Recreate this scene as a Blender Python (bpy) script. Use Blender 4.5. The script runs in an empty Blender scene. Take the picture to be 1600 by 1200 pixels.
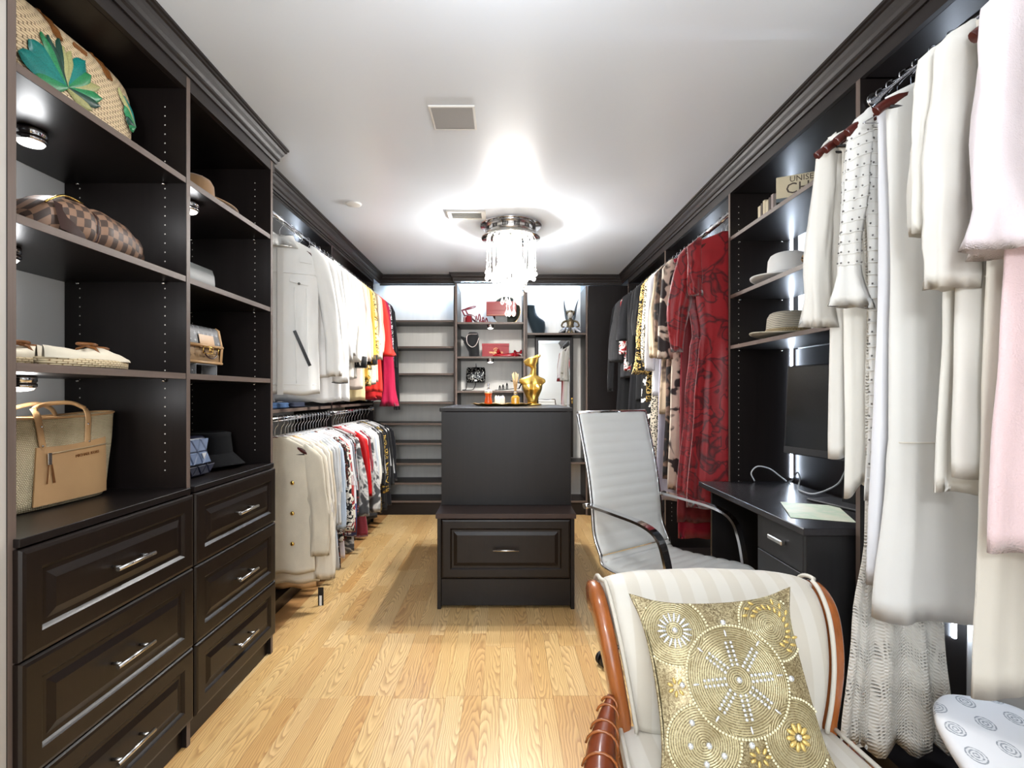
import bpy, bmesh, math, random
from mathutils import Vector, Matrix, noise
sin, cos, pi = math.sin, math.cos, math.pi
R = math.radians
S = bpy.context.scene
C = S.collection
random.seed(7)

# ------------------------------------------------------------------ camera
cd = bpy.data.cameras.new('camera'); cam = bpy.data.objects.new('camera', cd); C.objects.link(cam)
cd.sensor_width = 36; cd.lens = 18; cd.shift_x = 0.0081; cd.shift_y = 0.0094; cd.clip_start = 0.05
cam.location = (0, 0, 1.25); cam.rotation_euler = (R(90), 0, 0)
S.camera = cam
# ------------------------------------------------------------------ world, exposure
w = bpy.data.worlds.new('world'); S.world = w; w.use_nodes = True
w.node_tree.nodes['Background'].inputs[0].default_value = (0.85, 0.93, 1, 1)
w.node_tree.nodes['Background'].inputs[1].default_value = 1.0
S.view_settings.view_transform = 'Standard'; S.view_settings.look = 'None'
S.view_settings.gamma = 1; S.view_settings.use_curve_mapping = False
S.view_settings.exposure = 0.53
# ------------------------------------------------------------------ lamps of the room, then added fill lights
def light(name, typ, loc, energy, col=(1, 1, 1), rot=(0, 0, 0), **kw):
    d = bpy.data.lights.new(name, typ); d.energy = energy; d.color = col
    for k, v in kw.items(): setattr(d, k, v)
    o = bpy.data.objects.new(name, d); C.objects.link(o); o.location = loc; o.rotation_euler = rot
    return o
CHX, CHY = 0.05, 3.68                      # the chandelier over the island
for k in range(6):                         # its six halogen capsules
    a = R(30 + 60 * k)
    p = (CHX + .13 * cos(a), CHY + .13 * sin(a), 2.318)
    light('chandelier_bulb_light', 'POINT', p, 11, (1, .985, .965), shadow_soft_size=.012)
    light('chandelier_reflector_light', 'SPOT', p, 35, (1, .985, .965), shadow_soft_size=.012, spot_size=R(150), spot_blend=.85)
# added fill light set in the unseen doorway behind the camera
light('added_doorway_fill', 'AREA', (0.0, -1.72, 1.1), 22, (.92, .96, 1), (R(90), 0, 0), shape='RECTANGLE', size=1.2, size_y=2.0)
# added fill light over the unseen torchiere behind the camera
light('added_rear_fill', 'POINT', (-.15, -.75, 1.70), 62, (.91, .955, 1), shadow_soft_size=.13)
# added fill light under the ceiling, just above the camera's view
light('added_overhead_fill', 'POINT', (.0, 1.05, 2.30), 15, (.95, .975, 1), shadow_soft_size=.10)
# ------------------------------------------------------------------ helpers
def lin(c):
    return tuple(((v / 255) / 12.92 if v / 255 <= .04045 else ((v / 255 + .055) / 1.055) ** 2.4) for v in c) + (1,)

def node(nt, typ, ins=None, **attrs):
    n = nt.nodes.new(typ)
    for k, v in attrs.items(): setattr(n, k, v)
    for k, v in (ins or {}).items():
        s = n.inputs[k]
        if isinstance(v, bpy.types.NodeSocket): nt.links.new(v, s)
        else: s.default_value = v
    return n

def mth(nt, op, a, b=0.0, c=0.0):
    return node(nt, 'ShaderNodeMath', {0: a, 1: b, 2: c}, operation=op).outputs[0]

def mixc(nt, f, a, b, bt='MIX'):
    return node(nt, 'ShaderNodeMix', {0: f, 6: a, 7: b}, data_type='RGBA', blend_type=bt).outputs[2]

def ramp(nt, f, stops, interp='LINEAR'):
    n = node(nt, 'ShaderNodeValToRGB', {0: f}); cr = n.color_ramp; cr.interpolation = interp
    while len(cr.elements) < len(stops): cr.elements.new(.5)
    for e, (p, c) in zip(cr.elements, stops): e.position = p; e.color = c
    return n.outputs[0]

def newmat(name):
    m = bpy.data.materials.new(name); m.use_nodes = True
    nt = m.node_tree; b = nt.nodes['Principled BSDF']
    return m, nt, b

def objco(nt, scale=(1, 1, 1), loc=(0, 0, 0), rot=(0, 0, 0)):
    tc = node(nt, 'ShaderNodeTexCoord')
    return node(nt, 'ShaderNodeMapping', {0: tc.outputs['Object'], 1: loc, 2: rot, 3: scale}).outputs[0]

def setbump(nt, b, h, strength=.3, dist=.002):
    n = node(nt, 'ShaderNodeBump', {'Strength': strength, 'Distance': dist, 'Height': h})
    nt.links.new(n.outputs[0], b.inputs['Normal'])

MATS = {}
def pbr(name, col, rough=.5, metal=0, var=0, vs=(6, 6, 6), bump=0, bs=200, coat=0, sheen=0, spec=.5, trans=0, ior=1.45, emis=0, ecol=None, sub=0):
    if name in MATS: return MATS[name]
    m, nt, b = newmat(name); c = lin(col)
    b.inputs['Base Color'].default_value = c
    b.inputs['Roughness'].default_value = rough; b.inputs['Metallic'].default_value = metal
    b.inputs['Specular IOR Level'].default_value = spec; b.inputs['IOR'].default_value = ior
    b.inputs['Coat Weight'].default_value = coat; b.inputs['Coat Roughness'].default_value = .12
    b.inputs['Sheen Weight'].default_value = sheen; b.inputs['Transmission Weight'].default_value = trans
    if emis:
        b.inputs['Emission Color'].default_value = lin(ecol or col); b.inputs['Emission Strength'].default_value = emis
    if var:
        n = node(nt, 'ShaderNodeTexNoise', {'Vector': objco(nt, vs), 'Scale': 1.0, 'Detail': 5.0, 'Roughness': .6})
        lo = tuple(v * (1 - var) for v in c[:3]) + (1,); hi = tuple(min(1, v * (1 + var)) for v in c[:3]) + (1,)
        nt.links.new(ramp(nt, n.outputs[0], [(.3, lo), (.7, hi)]), b.inputs['Base Color'])
    if bump:
        n = node(nt, 'ShaderNodeTexNoise', {'Vector': objco(nt), 'Scale': float(bs), 'Detail': 3.0})
        setbump(nt, b, n.outputs[0], bump)
    MATS[name] = m
    return m

def orient(o, u, v, n):
    m = Matrix((u, v, n)).transposed().to_4x4(); m.translation = o
    return m

class MB:
    """Collects vertices and faces and links them as ONE mesh object."""
    def __init__(s): s.v = []; s.f = []; s.sm = []; s.mi = []; s.M = Matrix()
    def add(s, vs, fs, smooth=False, mi=0):
        b = len(s.v); s.v += [tuple(s.M @ Vector(p)) for p in vs]
        for f in fs:
            s.f.append(tuple(b + i for i in f)); s.sm.append(smooth); s.mi.append(mi)
        return s
    def box(s, x0, x1, y0, y1, z0, z1, mi=0):
        return s.add([(x, y, z) for x in (x0, x1) for y in (y0, y1) for z in (z0, z1)],
                     [(0, 1, 3, 2), (4, 6, 7, 5), (0, 4, 5, 1), (2, 3, 7, 6), (0, 2, 6, 4), (1, 5, 7, 3)], False, mi)
    def cbox(s, x0, x1, y0, y1, z0, z1, c=.002, mi=0):
        vs = []; idx = {}
        for i, x in enumerate((x0, x1)):
            for j, y in enumerate((y0, y1)):
                for k, z in enumerate((z0, z1)):
                    sx, sy, sz = (c if i == 0 else -c), (c if j == 0 else -c), (c if k == 0 else -c)
                    for a, p in enumerate(((x, y + sy, z + sz), (x + sx, y, z + sz), (x + sx, y + sy, z))):
                        idx[i, j, k, a] = len(vs); vs.append(p)
        fs = []
        for i in (0, 1):
            fs.append([idx[i, j, k, 0] for j, k in ((0, 0), (0, 1), (1, 1), (1, 0))])
            fs.append([idx[j, i, k, 1] for j, k in ((0, 0), (0, 1), (1, 1), (1, 0))])
            fs.append([idx[j, k, i, 2] for j, k in ((0, 0), (0, 1), (1, 1), (1, 0))])
        for a in (0, 1):
            for b in (0, 1):
                fs.append([idx[0, a, b, 1], idx[1, a, b, 1], idx[1, a, b, 2], idx[0, a, b, 2]])
                fs.append([idx[a, 0, b, 0], idx[a, 1, b, 0], idx[a, 1, b, 2], idx[a, 0, b, 2]])
                fs.append([idx[a, b, 0, 0], idx[a, b, 1, 0], idx[a, b, 1, 1], idx[a, b, 0, 1]])
                for d in (0, 1): fs.append([idx[a, b, d, 0], idx[a, b, d, 1], idx[a, b, d, 2]])
        return s.add(vs, fs, False, mi)
    def loft(s, rings, closed=True, caps=(True, True), smooth=True, mi=0, wrap=False):
        n = len(rings[0]); vs = [p for r in rings for p in r]; fs = []
        m = len(rings)
        for a in range(m if wrap else m - 1):
            b = (a + 1) % m
            for i in range(n if closed else n - 1):
                j = (i + 1) % n
                fs.append((a * n + i, a * n + j, b * n + j, b * n + i))
        s.add(vs, fs, smooth, mi)
        base = len(s.v) - len(vs)
        if closed and not wrap:
            if caps[0]: s.f.append(tuple(base + i for i in range(n))[::-1]); s.sm.append(False); s.mi.append(mi)
            if caps[1]: s.f.append(tuple(base + (m - 1) * n + i for i in range(n))); s.sm.append(False); s.mi.append(mi)
        return s
    def lathe(s, prof, n=24, c=(0, 0, 0), caps=(True, True), smooth=True, mi=0, sy=1.0):
        return s.loft([[(c[0] + r * cos(2 * pi * i / n), c[1] + sy * r * sin(2 * pi * i / n), c[2] + z) for i in range(n)] for r, z in prof], True, caps, smooth, mi)
    def ball(s, c, r, n=12, m=8, mi=0):
        rx, ry, rz = r if hasattr(r, '__len__') else (r, r, r)
        return s.loft([[(c[0] + rx * sin(pi * (k + .02) / (m + .04)) * cos(2 * pi * i / n), c[1] + ry * sin(pi * (k + .02) / (m + .04)) * sin(2 * pi * i / n), c[2] - rz * cos(pi * k / m)) for i in range(n)] for k in range(m + 1)], mi=mi)
    def tube(s, pts, r=.01, n=10, wrap=False, caps=(True, True), flat=None, mi=0, up=None):
        pts = [Vector(p) for p in pts]; m = len(pts); rings = []; prev = None
        for i, p in enumerate(pts):
            a = pts[(i - 1) % m] if (wrap or i) else p
            b = pts[(i + 1) % m] if (wrap or i < m - 1) else p
            t = (b - a).normalized()
            if prev is None:
                u = Vector(up) if up else (Vector((0, 0, 1)) if abs(t.z) < .9 else Vector((1, 0, 0)))
            else: u = prev
            u = (u - t * u.dot(t)).normalized(); prev = u; v = t.cross(u)
            rr = r[i] if hasattr(r, '__len__') else r
            fl = (flat[i] if hasattr(flat, '__len__') else flat) if flat else 1
            if n == 4:
                rings.append([tuple(p + u * rr * x * 1.0 + v * rr * fl * y) for x, y in ((1, 1), (-1, 1), (-1, -1), (1, -1))])
            else:
                rings.append([tuple(p + u * rr * cos(2 * pi * k / n) + v * rr * fl * sin(2 * pi * k / n)) for k in range(n)])
        return s.loft(rings, True, caps, n > 4, mi, wrap)
    def prism(s, poly, a, b, plane='xz', mi=0, smooth=False):
        f = {'xz': lambda p, q: (p[0], q, p[1]), 'xy': lambda p, q: (p[0], p[1], q), 'yz': lambda p, q: (q, p[0], p[1])}[plane]
        return s.loft([[f(p, a) for p in poly], [f(p, b) for p in poly]], True, (True, True), smooth, mi)
    def rects(s, w, h, steps, mi=0):
        """Nested rectangles (inset, depth) in the u,v plane, n outwards: a raised-panel front."""
        rings = [[(i, i, d), (w - i, i, d), (w - i, h - i, d), (i, h - i, d)] for i, d in steps]
        return s.loft(rings, True, (True, True), False, mi)
    def build(s, name, mat, parent=None, label=None, smooth=None, kind=None, rec=True):
        me = bpy.data.meshes.new(name); me.from_pydata(s.v, [], s.f)
        me.polygons.foreach_set('use_smooth', [bool(x) if smooth is None else smooth for x in s.sm])
        ml = mat if isinstance(mat, (list, tuple)) else [mat]
        for x in ml: me.materials.append(x)
        if len(ml) > 1: me.polygons.foreach_set('material_index', s.mi)
        if rec:
            bm = bmesh.new(); bm.from_mesh(me); bmesh.ops.recalc_face_normals(bm, faces=bm.faces); bm.to_mesh(me); bm.free()
        me.update()
        o = bpy.data.objects.new(name, me); C.objects.link(o)
        if parent: o.parent = parent
        if label: o['label'] = label
        if kind: o['kind'] = kind
        return o

def tag(o, label, cat, group=None):
    o['label'] = label; o['category'] = cat
    if group: o['group'] = group
    return o

def thing(name, label, cat, loc=(0, 0, 0), rz=0, group=None):
    o = bpy.data.objects.new(name, None); C.objects.link(o); o.empty_display_size = .05
    o.location = loc; o.rotation_euler = (0, 0, rz)
    return tag(o, label, cat, group)

def struct(o):
    o['kind'] = 'structure'; return o

KIDS = {}
def copy_tree(o, loc, rz, label=None, group=None, sc=None):
    r = o.copy(); C.objects.link(r); r.location = loc; r.rotation_euler = (0, 0, rz)
    if label: r['label'] = label
    if group: r['group'] = group
    if sc: r.scale = sc
    for ch in list(o.children):
        c = ch.copy(); C.objects.link(c); c.parent = r
        for g in list(ch.children):
            d = g.copy(); C.objects.link(d); d.parent = c
    return r

def bez(p0, p1, p2, p3, n=12):
    p0, p1, p2, p3 = map(Vector, (p0, p1, p2, p3))
    return [tuple(p0 * (1 - t) ** 3 + p1 * 3 * t * (1 - t) ** 2 + p2 * 3 * t * t * (1 - t) + p3 * t ** 3) for t in [i / n for i in range(n + 1)]]

def smoothpath(pts, n=6):
    """Catmull-Rom through the points."""
    P = [Vector(p) for p in pts]; P = [P[0] * 2 - P[1]] + P + [P[-1] * 2 - P[-2]]; out = []
    for i in range(1, len(P) - 2):
        for k in range(n):
            t = k / n; a, b, c, d = P[i - 1:i + 3]
            out.append(.5 * ((2 * b) + (-a + c) * t + (2 * a - 5 * b + 4 * c - d) * t * t + (-a + 3 * b - 3 * c + d) * t ** 3))
    out.append(P[-2]); return [tuple(p) for p in out]

def lerp_table(tab, t):
    for (a, b) in zip(tab, tab[1:]):
        if t <= b[0]:
            f = 0 if b[0] == a[0] else (t - a[0]) / (b[0] - a[0]); f = f * f * (3 - 2 * f)
            return [x + (y - x) * f for x, y in zip(a[1:], b[1:])]
    return list(tab[-1][1:])

def text_mesh(txt, size, mat, name, parent, M, font_space=1.0, ext=.0006, label=None):
    cu = bpy.data.curves.new(name, 'FONT'); cu.body = txt; cu.size = size; cu.extrude = ext; cu.align_x = 'CENTER'; cu.align_y = 'CENTER'
    cu.space_character = font_space; cu.resolution_u = 2
    tmp = bpy.data.objects.new(name, cu); C.objects.link(tmp)
    dg = bpy.context.evaluated_depsgraph_get(); me = bpy.data.meshes.new_from_object(tmp.evaluated_get(dg))
    bpy.data.objects.remove(tmp); bpy.data.curves.remove(cu)
    me.transform(M); me.materials.clear(); me.materials.append(mat)
    o = bpy.data.objects.new(name, me); C.objects.link(o); o.parent = parent
    if label: o['label'] = label
    return o

# ------------------------------------------------------------------ materials
def dark_wood(name, col, rough=.36, axis=2):
    m, nt, b = newmat(name)
    sc = [70, 70, 70]; sc[axis] = 2.2
    n = node(nt, 'ShaderNodeTexNoise', {'Vector': objco(nt, sc), 'Scale': 1.0, 'Detail': 6.0, 'Roughness': .65})
    c = lin(col); lo = tuple(v * .78 for v in c[:3]) + (1,); hi = tuple(v * 1.2 for v in c[:3]) + (1,)
    nt.links.new(ramp(nt, n.outputs[0], [(.28, lo), (.72, hi)]), b.inputs['Base Color'])
    b.inputs['Roughness'].default_value = rough; b.inputs['Specular IOR Level'].default_value = .32
    setbump(nt, b, n.outputs[0], .08, .001)
    return m
ESP = dark_wood('espresso_melamine', (22, 17, 16))
ESPH = dark_wood('espresso_melamine_long_grain', (22, 17, 16), .36, 1)
ESPX = dark_wood('espresso_melamine_cross_grain', (25, 19, 17), .4, 0)
EDGE = dark_wood('edge_band', (98, 84, 76), .45, 1)
EDGEV = dark_wood('edge_band_upright', (98, 84, 76), .45, 2)
DRW = dark_wood('drawer_thermofoil', (23, 15, 11), .36, 2)
CROWNM = dark_wood('crown_lacquer', (30, 24, 22), .5, 1)
DESKM = dark_wood('black_brown_laminate', (31, 30, 31), .3, 2)
CHROME = pbr('chrome', (225, 226, 230), .09, 1)
NICKEL = pbr('brushed_nickel', (205, 203, 200), .24, 1)
BRASS = pbr('brass', (214, 176, 96), .22, 1)
BLACKP = pbr('black_plastic', (18, 18, 19), .4)
BLACKM = pbr('black_metal', (22, 22, 24), .3, .6)
WHITEP = pbr('white_paint', (226, 226, 224), .5, bump=.03, bs=350)
PIN = pbr('shelf_pin', (205, 200, 192), .4)
GREYW = pbr('painted_wall', (218, 217, 214), .7, bump=.04, bs=300)
BACKP = pbr('pale_back_panel', (238, 234, 226), .5, var=.04, vs=(30, 30, 2))
LED = pbr('led_strip_light', (225, 238, 255), .5, emis=28, ecol=(222, 236, 255))
LEDB = pbr('led_strip_light_bright', (225, 238, 255), .5, emis=55, ecol=(200, 226, 255))
# ================================================================== ROOM SHELL
XL, XR, YB, YF, ZC = -1.55, 1.58, 5.62, -1.62, 2.46
m, nt, b = newmat('ceiling_paint')
b.inputs['Base Color'].default_value = lin((228, 236, 247)); b.inputs['Roughness'].default_value = .34
n_ = node(nt, 'ShaderNodeTexNoise', {'Vector': objco(nt), 'Scale': 18.0, 'Detail': 3.0}); setbump(nt, b, n_.outputs[0], .05, .002)
CEILM = m
struct(MB().box(XL - .1, XR + .1, YF - .1, YB + .1, ZC, ZC + .1).build('ceiling', CEILM))
struct(MB().box(XL - .1, XL, YF - .1, YB + .1, 0, ZC).build('wall_left', GREYW))
struct(MB().box(XR, XR + .1, YF - .1, YB + .1, 0, ZC).build('wall_right', GREYW))
struct(MB().box(XL, XR, YB, YB + .1, 0, ZC).build('wall_back', GREYW))
wf = MB(); wf.box(XL, -.62, YF - .1, YF, 0, ZC); wf.box(.62, XR, YF - .1, YF, 0, ZC); wf.box(-.62, .62, YF - .1, YF, 2.12, ZC)
struct(wf.build('wall_front', GREYW))
t = MB(); t.cbox(-.70, -.605, YF, YF + .015, .002, 2.2); t.cbox(.605, .70, YF, YF + .015, .002, 2.2); t.cbox(-.604, .604, YF, YF + .015, 2.105, 2.2)
struct(t.build('trim_1', WHITEP))

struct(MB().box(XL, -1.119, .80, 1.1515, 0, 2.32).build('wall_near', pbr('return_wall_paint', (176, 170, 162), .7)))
# ---- oak floor: planks with their own edges on a base slab
def oak(name):
    m, nt, b = newmat(name)
    oi = node(nt, 'ShaderNodeObjectInfo').outputs['Random']
    r2 = mth(nt, 'FRACT', mth(nt, 'MULTIPLY', oi, 37.31)); r3 = mth(nt, 'FRACT', mth(nt, 'MULTIPLY', oi, 91.7))
    tc = node(nt, 'ShaderNodeTexCoord').outputs['Object']
    sp = node(nt, 'ShaderNodeSeparateXYZ', {0: tc}); x, y = sp.outputs[0], sp.outputs[1]
    off = node(nt, 'ShaderNodeCombineXYZ', {0: mth(nt, 'MULTIPLY', oi, 50.0), 1: mth(nt, 'MULTIPLY', r2, 50.0), 2: mth(nt, 'MULTIPLY', r3, 50.0)}).outputs[0]
    co = node(nt, 'ShaderNodeVectorMath', {0: tc, 1: off}, operation='ADD').outputs[0]
    warp = node(nt, 'ShaderNodeTexNoise', {'Vector': node(nt, 'ShaderNodeMapping', {0: co, 3: (14, 3.2, 1)}).outputs[0], 'Scale': 1.0, 'Detail': 2.5}).outputs[0]
    wv = mth(nt, 'MULTIPLY', mth(nt, 'SUBTRACT', warp, .5), .055)
    x0 = mth(nt, 'MULTIPLY', mth(nt, 'SUBTRACT', r2, .5), .11)
    y0 = mth(nt, 'MULTIPLY', mth(nt, 'SUBTRACT', r3, .5), .9)
    dx = mth(nt, 'SUBTRACT', x, x0); dy = mth(nt, 'MULTIPLY', mth(nt, 'SUBTRACT', y, y0), .085)
    rr = mth(nt, 'ADD', mth(nt, 'SQRT', mth(nt, 'ADD', mth(nt, 'MULTIPLY', dx, dx), mth(nt, 'MULTIPLY', dy, dy))), wv)
    band = mth(nt, 'FRACT', mth(nt, 'MULTIPLY', rr, 118.0))
    line = ramp(nt, band, [(0, (0, 0, 0, 1)), (.12, (1, 1, 1, 1)), (.42, (.5, .5, .5, 1)), (.75, (.05, .05, .05, 1)), (1, (0, 0, 0, 1))])
    fine = node(nt, 'ShaderNodeTexNoise', {'Vector': node(nt, 'ShaderNodeMapping', {0: co, 3: (420, 9, 1)}).outputs[0], 'Scale': 1.0, 'Detail': 3.0}).outputs[0]
    tone = ramp(nt, oi, [(0, lin((228, 190, 128))), (.3, lin((238, 206, 146))), (.55, lin((214, 170, 108))), (.8, lin((242, 212, 156))), (1, lin((222, 182, 118)))])
    tone = mixc(nt, .12, tone, lin((150, 110, 66)))
    dark = mixc(nt, .75, tone, lin((142, 90, 44)))
    f = mth(nt, 'MULTIPLY', line, mth(nt, 'MULTIPLY_ADD', fine, .9, .32))
    col = mixc(nt, f, tone, dark)
    col = mixc(nt, mth(nt, 'MULTIPLY', ramp(nt, fine, [(.45, (0, 0, 0, 1)), (.75, (1, 1, 1, 1))]), .22), col, dark)
    nt.links.new(col, b.inputs['Base Color'])
    b.inputs['Roughness'].default_value = .3; b.inputs['Coat Weight'].default_value = .15; b.inputs['Coat Roughness'].default_value = .2
    setbump(nt, b, f, .05, .0006)
    return m
OAK = oak('oak_strip')
floor = struct(MB().box(XL, XR, YF - 1.2, YB, -.1, -.003).build('floor', pbr('floor_core', (178, 132, 82), .5, var=.1, vs=(60, 3, 1))))
PW = .0735; LENS = [.30, .42, .55, .68]
pm = {}
def plank_mesh(L):
    if L not in pm:
        mb = MB(); g = .00035; c = .0007
        mb.loft([[(-PW / 2 + g, -L / 2 + g, -.0028), (PW / 2 - g, -L / 2 + g, -.0028), (PW / 2 - g, L / 2 - g, -.0028), (-PW / 2 + g, L / 2 - g, -.0028)],
                 [(-PW / 2 + g, -L / 2 + g, -c), (PW / 2 - g, -L / 2 + g, -c), (PW / 2 - g, L / 2 - g, -c), (-PW / 2 + g, L / 2 - g, -c)],
                 [(-PW / 2 + c, -L / 2 + c, 0), (PW / 2 - c, -L / 2 + c, 0), (PW / 2 - c, L / 2 - c, 0), (-PW / 2 + c, L / 2 - c, 0)]], smooth=False)
        me = bpy.data.meshes.new('plank'); me.from_pydata(mb.v, [], mb.f); me.materials.append(OAK); pm[L] = me
    return pm[L]
rf = random.Random(3); npl = 0; rest = []
for i in range(-16, 17):
    xc = .02 + i * PW; g3 = (i + 60) // 3
    for sgn, y in ((1, 2.10 + (g3 % 2) * .018), (-1, 2.10 + (g3 % 2) * .018)):
        first = True
        while (y < 5.27 if sgn > 0 else y > 1.45):
            L = rf.choice(LENS) if not first else rf.choice([.42, .55, .68]); first = False
            yc = y + sgn * L / 2; y += sgn * L
            near = abs(xc - .02) < .98
            o = bpy.data.objects.new('plank', plank_mesh(L)); o.location = (xc, yc, 0)
            if npl < 300 and -1.2 < xc < 1.16: C.objects.link(o); o.parent = floor; npl += 1
            else: bpy.data.objects.remove(o)
mb = MB()
for i in range(-16, 17):
    y = 1.40
    while y > YF:
        L = rf.choice(LENS); xc = .02 + i * PW
        mb.box(xc - PW / 2 + .0006, xc + PW / 2 - .0006, y - L + .0006, y - .0006, -.0028, 0); y -= L
o = mb.build('plank_field', OAK, floor, rec=False); o['kind'] = 'stuff'

# ---- crown moulding and fascia
CP = [(0, 2.372), (.008, 2.372), (.011, 2.386), (.018, 2.391), (.018, 2.401), (.023, 2.412), (.032, 2.424), (.036, 2.436), (.043, 2.439), (.043, 2.447), (.050, 2.450), (.050, 2.459), (0, 2.459)]
def moulding(name, path, prof, mat):
    P = [Vector((x, y)) for x, y in path]; rings = []
    for i, p in enumerate(P):
        ns = []
        for a, c in ((i - 1, i), (i, i + 1)):
            if 0 <= a and c < len(P):
                d = (P[c] - P[a]).normalized(); ns.append(Vector((d.y, -d.x)))
        nn = ns[0] if len(ns) == 1 else (ns[0] + ns[1]) / (1 + ns[0].dot(ns[1]))
        rings.append([(p.x + nn.x * o, p.y + nn.y * o, z) for o, z in prof])
    mb = MB(); mb.loft(rings, True, (True, True), False)
    return struct(mb.build(name, mat))
moulding('trim_2', [(-1.118, -1.5), (-1.118, 2.50), (-1.27, 2.50), (-1.27, 5.235), (-.492, 5.235), (-.492, 5.14), (.222, 5.14), (.222, 5.235), (1.215, 5.235), (1.215, -1.5)], CP, CROWNM)
FP = [(-.018, 2.325), (0, 2.325), (0, 2.371), (-.018, 2.371)]
F2 = [(-.018, 2.358), (0, 2.358), (0, 2.371), (-.018, 2.371)]
moulding('trim_3', [(-1.118, -1.5), (-1.118, 2.498)], FP, CROWNM)
moulding('trim_4', [(-1.27, 2.502), (-1.27, 5.00)], F2, CROWNM)
moulding('trim_5', [(1.215, 5.0), (1.215, -1.5)], FP, CROWNM)
moulding('trim_6', [(-.492, 5.14), (.222, 5.14)], F2, CROWNM)
moulding('trim_7', [(-1.268, 5.235), (-.493, 5.235)], F2, CROWNM)
moulding('trim_8', [(.223, 5.235), (1.212, 5.235)], F2, CROWNM)

# ================================================================== LEFT DRAWER TOWERS
FX = -1.118; WB = XL + .002
def pins(parent, face_x, y, zs, sgn, xs):
    mb = MB()
    for x in xs:
        for z in zs:
            mb.add([(x + .0027 * cos(a), y + sgn * .0006, z + .0027 * sin(a)) for a in [k * pi / 3 for k in range(6)]], [(0, 1, 2, 3, 4, 5)])
    return mb.build('shelf_pin_hole', PIN, parent, kind='stuff', rec=False)

def drawer(parent, M, w, h, mat=DRW, handle=.15, name='drawer', hz=.5):
    mb = MB(); mb.M = M
    mb.rects(w, h, [(0, 0), (0, .013), (.004, .019), (.012, .021), (.052, .021), (.056, .0175), (.061, .0125), (.072, .0125), (.092, .0195)])
    d = mb.build(name, mat, parent)
    hb = MB(); hb.M = M
    cx, cy = w / 2, h * hz
    hb.tube([(cx - handle / 2, cy, .052), (cx + handle / 2, cy, .052)], .0062, 12)
    for s in (-1, 1): hb.tube([(cx + s * handle * .36, cy, .019), (cx + s * handle * .36, cy, .050)], .0045, 8)
    hb.build('handle', NICKEL, d, 'brushed metal bar handle')
    return d

SHZ = [2.012, 1.664, 1.322]
def tower(name, label, y0, y1, left_panel, lw):
    """One bay of the drawer tower, between y0 and y1 (clear width)."""
    t = thing(name, label, 'cabinet', (FX, y0, 0))
    ox, oy = FX, y0
    def bx(nm, x0, x1, ya, yb, z0, z1, mat, c=.0012, lab=None):
        mb = MB(); mb.cbox(x0 - ox, x1 - ox, ya - oy, yb - oy, z0, z1, c); return mb.build(nm, mat, t, lab)
    W = y1 - y0
    if left_panel:
        p = bx('side_panel', WB, FX, y0 - .021, y0 - .001, .001, 2.37, ESP)
    p = bx('side_panel', WB, FX, y1 + .001, y1 + .021, .001, 2.37, ESP)
    zs = [.98 + .032 * k for k in range(41)]
    pins(p, 0, y1 - oy + .001, zs, -1, [FX - .075 - ox, FX - .375 - ox])
    eb = MB()
    eb.box(FX - ox, FX - ox + .0012, y1 + .001 - oy, y1 + .021 - oy, .001, 2.37); eb.build('edge_strip', EDGEV, p)
    if left_panel:
        eb = MB(); eb.box(FX - ox, FX - ox + .0012, -.021, -.001, .001, 2.37); eb.build('edge_strip', EDGEV, p)
    bx('top_panel', WB, FX - .02, y0, y1, 2.326, 2.344, ESPH)
    for z in SHZ:
        s = bx('shelf', WB, FX - .002, y0 + .0005, y1 - .0005, z - .021, z, ESPH)
        mb = MB(); mb.box(FX - .002 - ox, FX - .0005 - ox, .001, W - .001, z - .0205, z - .0005); mb.build('edge_strip', EDGE, s)
        for x in (FX - .075, FX - .375):
            MB().lathe([(.005, 0), (.0065, .003), (.0065, .006), (.003, .009)], 8, (x - ox, W - .008, z - .031)).build('shelf_support', NICKEL, s)
    bx('countertop', WB, FX + .016, y0 - (.009 if left_panel else -.001), y1 + .0005, .898, .918, ESPH)
    k = bx('kick_plate', FX - .035, FX - .017, y0, y1, .001, .092, ESP)
    for z0, z1 in ((.098, .352), (.356, .632), (.636, .893)):
        M = orient((FX + .001 - ox, (-.010 if left_panel else .001), z0), (0, 1, 0), (0, 0, 1), (1, 0, 0))
        drawer(t, M, W + (.020 if left_panel else .009), z1 - z0)
    return t
tower('drawer_cabinet', 'dark wood drawer cabinet holding the palm-leaf straw bag and the woven tote', 1.174, 1.803, True, 0)
tower('drawer_cabinet', 'dark wood shelf and drawer cabinet beside the hanging white jackets, holding the brown fedora', 1.825, 2.455, False, 0)

# puck lights under the shelves
def puck_light():
    t = thing('puck_light', '', 'lamp')
    MB().lathe([(.036, 0), (.037, -.004), (.037, -.016), (.0345, -.018), (.0345, -.021), (.037, -.023), (.037, -.030), (.033, -.034)], 28).build('housing', CHROME, t)
    MB().lathe([(.0325, -.0342), (.028, -.040), (.015, -.043), (.001, -.044)], 24).build('lens', pbr('frosted_lens', (232, 230, 224), .35, emis=.9), t)  # lens glow is added; the pucks look switched off
    return t
pk = puck_light(); pk.location = (-1.33, 1.44, SHZ[0] - .022); pk['label'] = 'round chrome puck light under the shelf that carries the palm-leaf straw bag'
copy_tree(pk, (-1.33, 1.36, SHZ[1] - .022), 0, 'round chrome puck light under the shelf with the brown checkered bag')
copy_tree(pk, (-1.36, 1.44, SHZ[2] - .022), 0, 'round chrome puck light under the shelf with the pale slip-on shoes')
copy_tree(pk, (-1.22, 1.98, SHZ[0] - .022), 0, 'round chrome puck light under the shelf with the brown fedora')

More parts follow.
